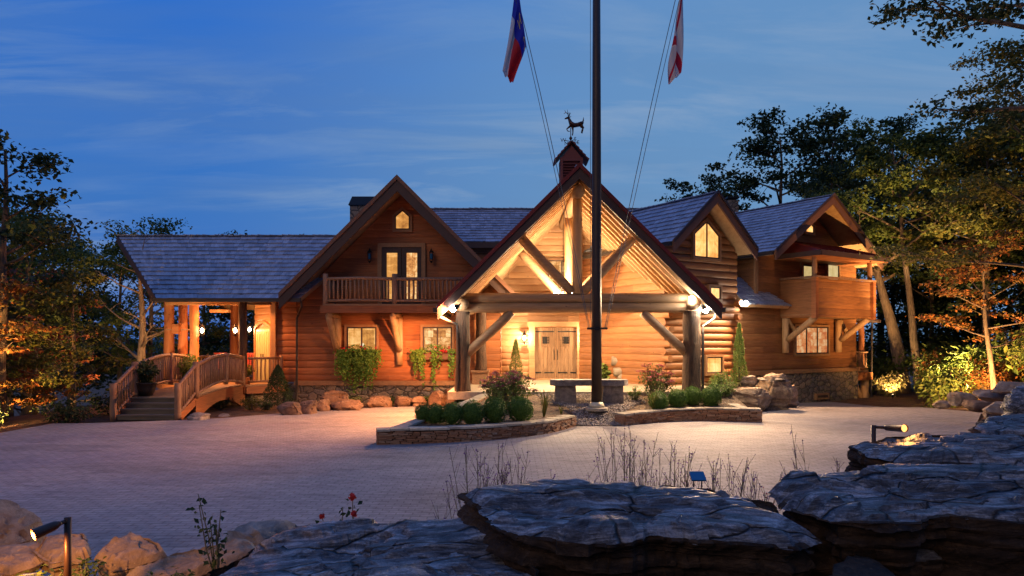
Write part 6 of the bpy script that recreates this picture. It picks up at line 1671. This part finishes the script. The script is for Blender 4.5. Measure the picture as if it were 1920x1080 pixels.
for k, (px, Y) in enumerate(((60, 4.7), (160, 4.9), (220, 4.6), (300, 4.7))):
    bush('weed', (PX(px, Y), Y, .62), .22, .25, 160, .05, 'leaf_green', ['low weeds at the picture corner below the path light', 'low weeds just behind the path light post', 'low weeds between the path light and the cracked stone', 'low weeds before the long low tan stone'][k], 'weeds', 8, None, 90+k)

# ------------------------------------------------------------------ TREES
def tree(seed, h, cr, z0, tr, nleaf, leaf, lm, bm, label, name='tree', nb=13, lean=(0, 0), flat=.40, cs=.36, group=None, nsub=5, bare=False, rise=.5, cat='tree', curve=0.0):
    rs = random.Random(seed); t = thing(name, (0, 0, 0), label, cat, group); tk, cw = MB(), MB(); n = 9; tp = []; rr = []
    for k in range(n+1):
        q = k/n; tp.append(V((lean[0]*q*h+curve*math.sin(q*math.pi)*h+.10*h*.12*noise.noise(V((seed, q*3, 0)))*q*3, lean[1]*q*h+.10*h*.12*noise.noise(V((q*3, seed, 4)))*q*3, h*.93*q-(.4 if k == 0 else 0)))); rr.append(tr*(1.25 if k == 0 else 1)*(1-.88*q)+.015)
    tk.tube(tp, rr, 9, .05)
    def on(q):
        i = min(n-1, int(q*n)); return tp[i].lerp(tp[i+1], q*n-i)
    cl_ = []
    for b in range(nb):
        q = z0/h+(1-z0/h)*(b+.6*rs.random())/nb*.97; a = b*2.4+rs.uniform(-.5, .5); f = (q-z0/h)/(1-z0/h)
        L = cr*(1-.55*f**1.6)*rs.uniform(.7, 1.1); e = rise*(.5+f)*rs.uniform(.6, 1.2)
        d = V((math.cos(a)*math.cos(e), math.sin(a)*math.cos(e), math.sin(e))); p = on(q); pts = [p]
        for s in range(4):
            d = (d+V((rs.uniform(-.22, .22), rs.uniform(-.22, .22), rs.uniform(-.14, .2)))).normalized(); pts.append(pts[-1]+d*L/4)
        br = tr*.42*(1-.6*f)
        tk.tube(pts, [br, br*.75, br*.55, br*.35, br*.15], 6)
        cl_ += [pts[3], pts[4]]
        for s in range(nsub):
            i = rs.choice((1, 2, 3)); p0 = pts[i].lerp(pts[i+1], rs.random()); a2 = rs.uniform(0, 6.28)
            d2 = (d*.6+V((math.cos(a2), math.sin(a2), rs.uniform(-.2, .5)))).normalized(); l2 = L*rs.uniform(.22, .42)
            m_ = p0+d2*l2*.5+V((0, 0, .05*l2)); e_ = p0+d2*l2
            tk.tube([p0, m_, e_], [br*.35, br*.22, br*.08], 5); cl_ += [e_]
            if bare:
                for _ in range(3):
                    d3 = (d2+V((rs.uniform(-.9, .9), rs.uniform(-.9, .9), rs.uniform(-.3, .9)))).normalized(); q0 = p0.lerp(e_, rs.uniform(.4, 1)); tk.tube([q0, q0+d3*l2*.5], [br*.12, .004], 4)
    ob('trunk', tk, M[bm], t, smooth=True)
    if nleaf:
        sg = [cs*cr*.5*rs.uniform(.6, 1.3) for _ in cl_]
        for _ in range(nleaf):
            i = rs.randrange(len(cl_)); c = cl_[i]; s = sg[i]*.55
            gx, gy, gz_ = [max(-1.7, min(1.7, rs.gauss(0, 1))) for _k in range(3)]; p = c+V((gx*s, gy*s, gz_*s*flat))
            cw.leaf(p, V((rs.uniform(-.8, .8), rs.uniform(-.8, .8), rs.uniform(.1, 1.2))).normalized(), leaf*rs.uniform(.6, 1.35), .62)
        ob('crown', cw, M[lm], t)
    return t
def place(t, x, y, sc=1.0, rz=0.0, dz=-.1):
    t.location = (x, y, H(max(-60, min(60, x)), y)+dz); t.scale = (sc, sc, sc); t.rotation_euler = (0, 0, rz); return t
def again(t, x, y, sc, rz, label, dz=-.1): return dup(t, (x, y, H(max(-60, min(60, x)), y)+dz), rz, sc, label)
GF = 'trees of the wood beyond the bank'; GL = 'trees on the slope by the steps'
# -- wood on the far side of the drive
A1 = place(tree(1, 13.2, 3.7, 7.0, .20, 7800, 0.221, 'leaf_green', 'bark_tree', 'tall lit tree with a slim pale trunk right behind the curved trunk', nb=15, lean=(-.10, .02), group=GF), 20.2, 34.2)
A2 = place(tree(2, 9.5, 3.0, 6.2, .40, 3900, 0.197, 'leaf_green', 'bark_pale', 'tree with a thick curved trunk leaning against the side porch', nb=9, lean=(-.24, .03), curve=.05, group=GF), 20.4, 36.2)
A3 = place(tree(3, 12.8, 4.0, 5.5, .18, 9000, 0.205, 'leaf_yellow', 'bark_tree', 'tall yellow-green tree with a forked trunk above the earth bank', nb=16, group=GF), 21.9, 32.0)
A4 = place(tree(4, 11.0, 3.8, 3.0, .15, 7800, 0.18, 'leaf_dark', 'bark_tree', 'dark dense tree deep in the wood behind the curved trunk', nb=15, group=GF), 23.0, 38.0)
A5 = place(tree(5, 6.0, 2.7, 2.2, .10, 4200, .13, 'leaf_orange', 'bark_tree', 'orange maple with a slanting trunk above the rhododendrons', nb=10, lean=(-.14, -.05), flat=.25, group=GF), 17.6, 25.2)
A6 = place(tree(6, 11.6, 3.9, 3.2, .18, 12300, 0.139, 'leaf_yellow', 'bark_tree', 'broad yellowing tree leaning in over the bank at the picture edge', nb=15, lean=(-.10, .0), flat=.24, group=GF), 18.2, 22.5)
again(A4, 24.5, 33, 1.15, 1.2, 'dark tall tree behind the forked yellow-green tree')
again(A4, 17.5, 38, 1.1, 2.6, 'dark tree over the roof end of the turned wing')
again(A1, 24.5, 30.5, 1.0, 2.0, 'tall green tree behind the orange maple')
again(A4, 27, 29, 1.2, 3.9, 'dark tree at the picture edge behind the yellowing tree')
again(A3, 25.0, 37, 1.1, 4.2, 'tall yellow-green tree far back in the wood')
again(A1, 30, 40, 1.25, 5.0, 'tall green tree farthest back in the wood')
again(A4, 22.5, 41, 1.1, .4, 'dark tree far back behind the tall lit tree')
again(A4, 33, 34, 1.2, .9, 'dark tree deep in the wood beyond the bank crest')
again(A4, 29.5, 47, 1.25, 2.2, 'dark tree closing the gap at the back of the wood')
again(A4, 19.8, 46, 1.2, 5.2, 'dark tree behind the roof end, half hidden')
# tall crowns standing behind the turned wing
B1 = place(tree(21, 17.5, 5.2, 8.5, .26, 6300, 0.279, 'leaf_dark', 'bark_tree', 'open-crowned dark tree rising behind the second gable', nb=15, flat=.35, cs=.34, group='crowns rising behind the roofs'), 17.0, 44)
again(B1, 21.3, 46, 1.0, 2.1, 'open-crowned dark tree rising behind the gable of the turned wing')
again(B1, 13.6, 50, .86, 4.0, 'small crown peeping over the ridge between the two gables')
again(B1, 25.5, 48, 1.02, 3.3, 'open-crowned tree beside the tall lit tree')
# near tree whose crown hangs in at the upper corner
C1 = place(tree(31, 13.5, 4.0, 6.6, .24, 10500, 0.15, 'leaf_dark', 'bark_tree', 'near tree whose dark branches hang in at the upper corner', nb=14, flat=.38, cs=.34, lean=(-.03, 0), group=GF), 13.3, 15.5)
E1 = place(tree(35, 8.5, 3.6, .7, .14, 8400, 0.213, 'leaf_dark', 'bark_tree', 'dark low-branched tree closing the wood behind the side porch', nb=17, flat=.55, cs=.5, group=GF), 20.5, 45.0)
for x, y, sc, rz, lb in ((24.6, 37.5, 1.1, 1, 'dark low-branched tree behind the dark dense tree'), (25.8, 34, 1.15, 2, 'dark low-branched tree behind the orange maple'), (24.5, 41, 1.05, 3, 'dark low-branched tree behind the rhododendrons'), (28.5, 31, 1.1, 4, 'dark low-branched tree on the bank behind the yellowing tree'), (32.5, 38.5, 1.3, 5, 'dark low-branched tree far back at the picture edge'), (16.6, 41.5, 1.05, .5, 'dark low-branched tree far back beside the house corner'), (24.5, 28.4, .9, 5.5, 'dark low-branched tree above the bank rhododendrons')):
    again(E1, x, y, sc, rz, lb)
# rhododendrons and shrubs under the wood
def shrub(seed, rx, h, n, size, lm, label, name='shrub', group=None): return bush(name, (0, 0, 0), rx, h, n, size, lm, label, 'shrub', 26, None, seed, .42, group=group, stem_m='bark_tree')
GS = 'shrubs at the foot of the wood'
S1 = shrub(41, 1.2, 1.9, 1500, .20, 'leaf_green', 'leafy rhododendron right beside the curved trunk', group=GS); place(S1, 17.2, 27.6)
S2 = shrub(42, 1.3, 2.2, 1500, .18, 'leaf_orange', 'twiggy orange-brown shrub in front of the forked tree', group=GS); place(S2, 18.6, 26.8)
S3 = shrub(43, .9, 1.3, 1400, .15, 'leaf_straw', 'pale shrub lit from below behind the curved trunk', group=GS); place(S3, 18.4, 34.0)
again(S1, 18.6, 23.6, 1.2, 2, 'leafy rhododendron on top of the earth bank'); again(S1, 19.6, 25.2, 1.35, 4, 'leafy rhododendron behind the one on the bank'); again(S1, 19.6, 30.2, 1.3, 1, 'leafy rhododendron behind the orange-brown shrub')
again(S1, 16.4, 19.8, 1.0, 3, 'leafy rhododendron at the picture edge above the flat slabs'); again(S2, 18.9, 21.8, .9, 2.2, 'orange-brown shrub above the flat slabs'); again(S1, 21, 29, 1.5, 5, 'leafy rhododendron far in under the trees'); again(S1, 19.6, 37.5, 1.5, 3, 'green shrub behind the pale lit shrub'); again(S1, 21.2, 34.5, 1.5, .3, 'leafy rhododendron under the dark dense tree')
again(S2, 20.6, 33.2, 1.1, 1.0, 'orange-brown shrub between the two slim trunks')
# -- slope by the steps
D1 = place(tree(51, 9.2, 2.8, 2.8, .18, 4200, 0.189, 'leaf_dark', 'bark_tree', 'tall dark tree leaning in at the picture edge over the drive', nb=13, flat=.5, lean=(.02, 0), group=GL), -15.9, 21.5)
D2 = place(tree(52, 8.0, 3.2, 1.2, .14, 7200, 0.156, 'leaf_green', 'bark_tree', 'green tree full of leaves behind the orange maple', nb=15, group=GL), -19.2, 27.5)
D3 = place(tree(53, 4.4, 2.3, .5, .08, 3600, .15, 'leaf_orange', 'bark_tree', 'low orange maple at the drive edge', nb=14, flat=.22, rise=.3, group=GL), -15.6, 20.0)
D4 = place(tree(54, 5.2, 2.4, .8, .09, 3400, .15, 'leaf_red', 'bark_tree', 'reddish maple behind the low orange one', nb=13, flat=.3, rise=.35, group=GL), -17.2, 25.0)
D5 = place(tree(55, 6.8, 2.8, 1.3, .20, 0, .2, 'leaf_dark', 'bark_pale', 'bare pale tree with twisted branches beside the porch', nb=11, bare=True, nsub=3, group=GL), -15.6, 29.2)
D6 = place(tree(56, 4.6, 2.2, .4, .08, 3400, .15, 'leaf_yellow', 'bark_tree', 'yellow-green bush-like tree beside the foot of the steps', nb=14, flat=.3, rise=.35, group=GL), -14.3, 22.6)
again(D3, -18.4, 20.8, 1.15, 2, 'orange maple at the picture edge'); again(D6, -16.6, 22.4, .95, 1.4, 'yellow-green small tree between the maples'); again(D2, -22.5, 31, 1.2, 2, 'tall green tree behind the reddish maple'); again(D2, -17.5, 33.5, 1.05, 4, 'green tree behind the bare tree')
again(D1, -24, 29, .95, 2.4, 'dark tree at the picture edge far down the slope'); again(D2, -13.5, 36.5, .95, 1, 'green tree seen through the porch posts'); again(D2, -21.5, 38, 1.1, .5, 'green tree low on the slope behind the bare tree'); again(D2, -10.3, 41, .95, 2.5, 'green tree seen behind the lantern of the bark post')
again(D1, -28, 37, 1.05, .6, 'dark tree farthest down the slope'); again(D4, -20.5, 23.6, 1.2, 3, 'reddish tree at the picture edge behind the orange maple'); again(D2, -26, 34, 1.1, 5.2, 'green tree between the dark slope trees'); again(D2, -20, 45, 1.2, 3.3, 'green tree far down the slope behind the bare tree')
for x, y, sc, rz, lb in ((-25.5, 40, 1.15, 1, 'dark low-branched tree far down the slope'), (-31, 44, 1.2, 2, 'dark low-branched tree at the picture edge far down the slope'), (-18.5, 47, 1.2, 4, 'dark low-branched tree seen beside the bare tree'), (-22.6, 28.3, .85, 5, 'dark low-branched tree behind the reddish tree'), (-14.5, 50, 1.2, 3, 'dark low-branched tree seen between the porch posts')):
    again(E1, x, y, sc, rz, lb)
S5 = shrub(61, .8, .8, 900, .12, 'leaf_dark', 'low dark shrub at the drive edge by the steps', group='shrubs at the drive edge by the steps'); place(S5, -13.3, 20.6)
again(S5, -14.6, 19.0, 1.1, 2, 'low dark shrub under the low orange maple'); again(S5, -15.9, 18.0, 1.2, 4, 'low dark shrub at the picture edge of the drive'); again(S5, -13.2, 23.0, 1.1, 1, 'low dark shrub behind the steps newel post')
again(S5, -16.8, 19.2, 1.4, 1.2, 'tall dark shrub under the orange maple at the picture edge')

# landscape uplights: at the pale shrub, under the slope maples, on the bank
def uplight(loc, aim, watts, label, col=(1, .58, .22), size=110):
    t = thing('uplight', loc, label, 'garden uplight', 'garden uplights'); loc = V(loc); d = (V(aim)-loc).normalized()
    mb = MB(); mb.tube([loc, loc+V((0, 0, .12))], .012, 6); ob('stake', mb, M['iron'], t)
    c = loc+V((0, 0, .14)); mb = MB(); mb.tube([c-d*.07, c-d*.05, c+d*.05], [.02, .04, .045], 12, cap=True); ob('lamp_housing', mb, M['iron'], t, smooth=True)
    mb = MB(); mb.tube([c+d*.052, c+d*.058], [.038, .038], 12); ob('bulb', mb, M['bulb_soft'], t)
    lamp('uplight_light', c+d*.10, watts, col, .05, 'SPOT', c+d*5, size, .6, t)
def gz(x, y): return H(x, y)-.02
uplight((17.9, 32.6, gz(17.9, 32.6)), (19.2, 35.5, 4), 1500, 'garden uplight at the foot of the curved trunk beside the pale shrub')
uplight((16.0, 24.0, gz(16.0, 24.0)), (19.5, 28.5, 6), 4200, 'garden uplight on the earth bank below the orange maple', (1, .50, .17), 130)
uplight((18.7, 29.0, gz(18.7, 29.0)), (20.0, 32.0, 9), 10500, 'garden uplight in the wood below the forked tree', (1, .60, .25), 100)
uplight((-14.3, 18.6, gz(-14.3, 18.6)), (-17, 22, 2.2), 4200, 'garden uplight at the drive edge below the low orange maple', (1, .50, .15), 130)
uplight((-13.2, 24.6, gz(-13.2, 24.6)), (-15.8, 29.5, 4), 1300, 'garden uplight beside the footbridge below the bare tree', (1, .58, .25), 120)
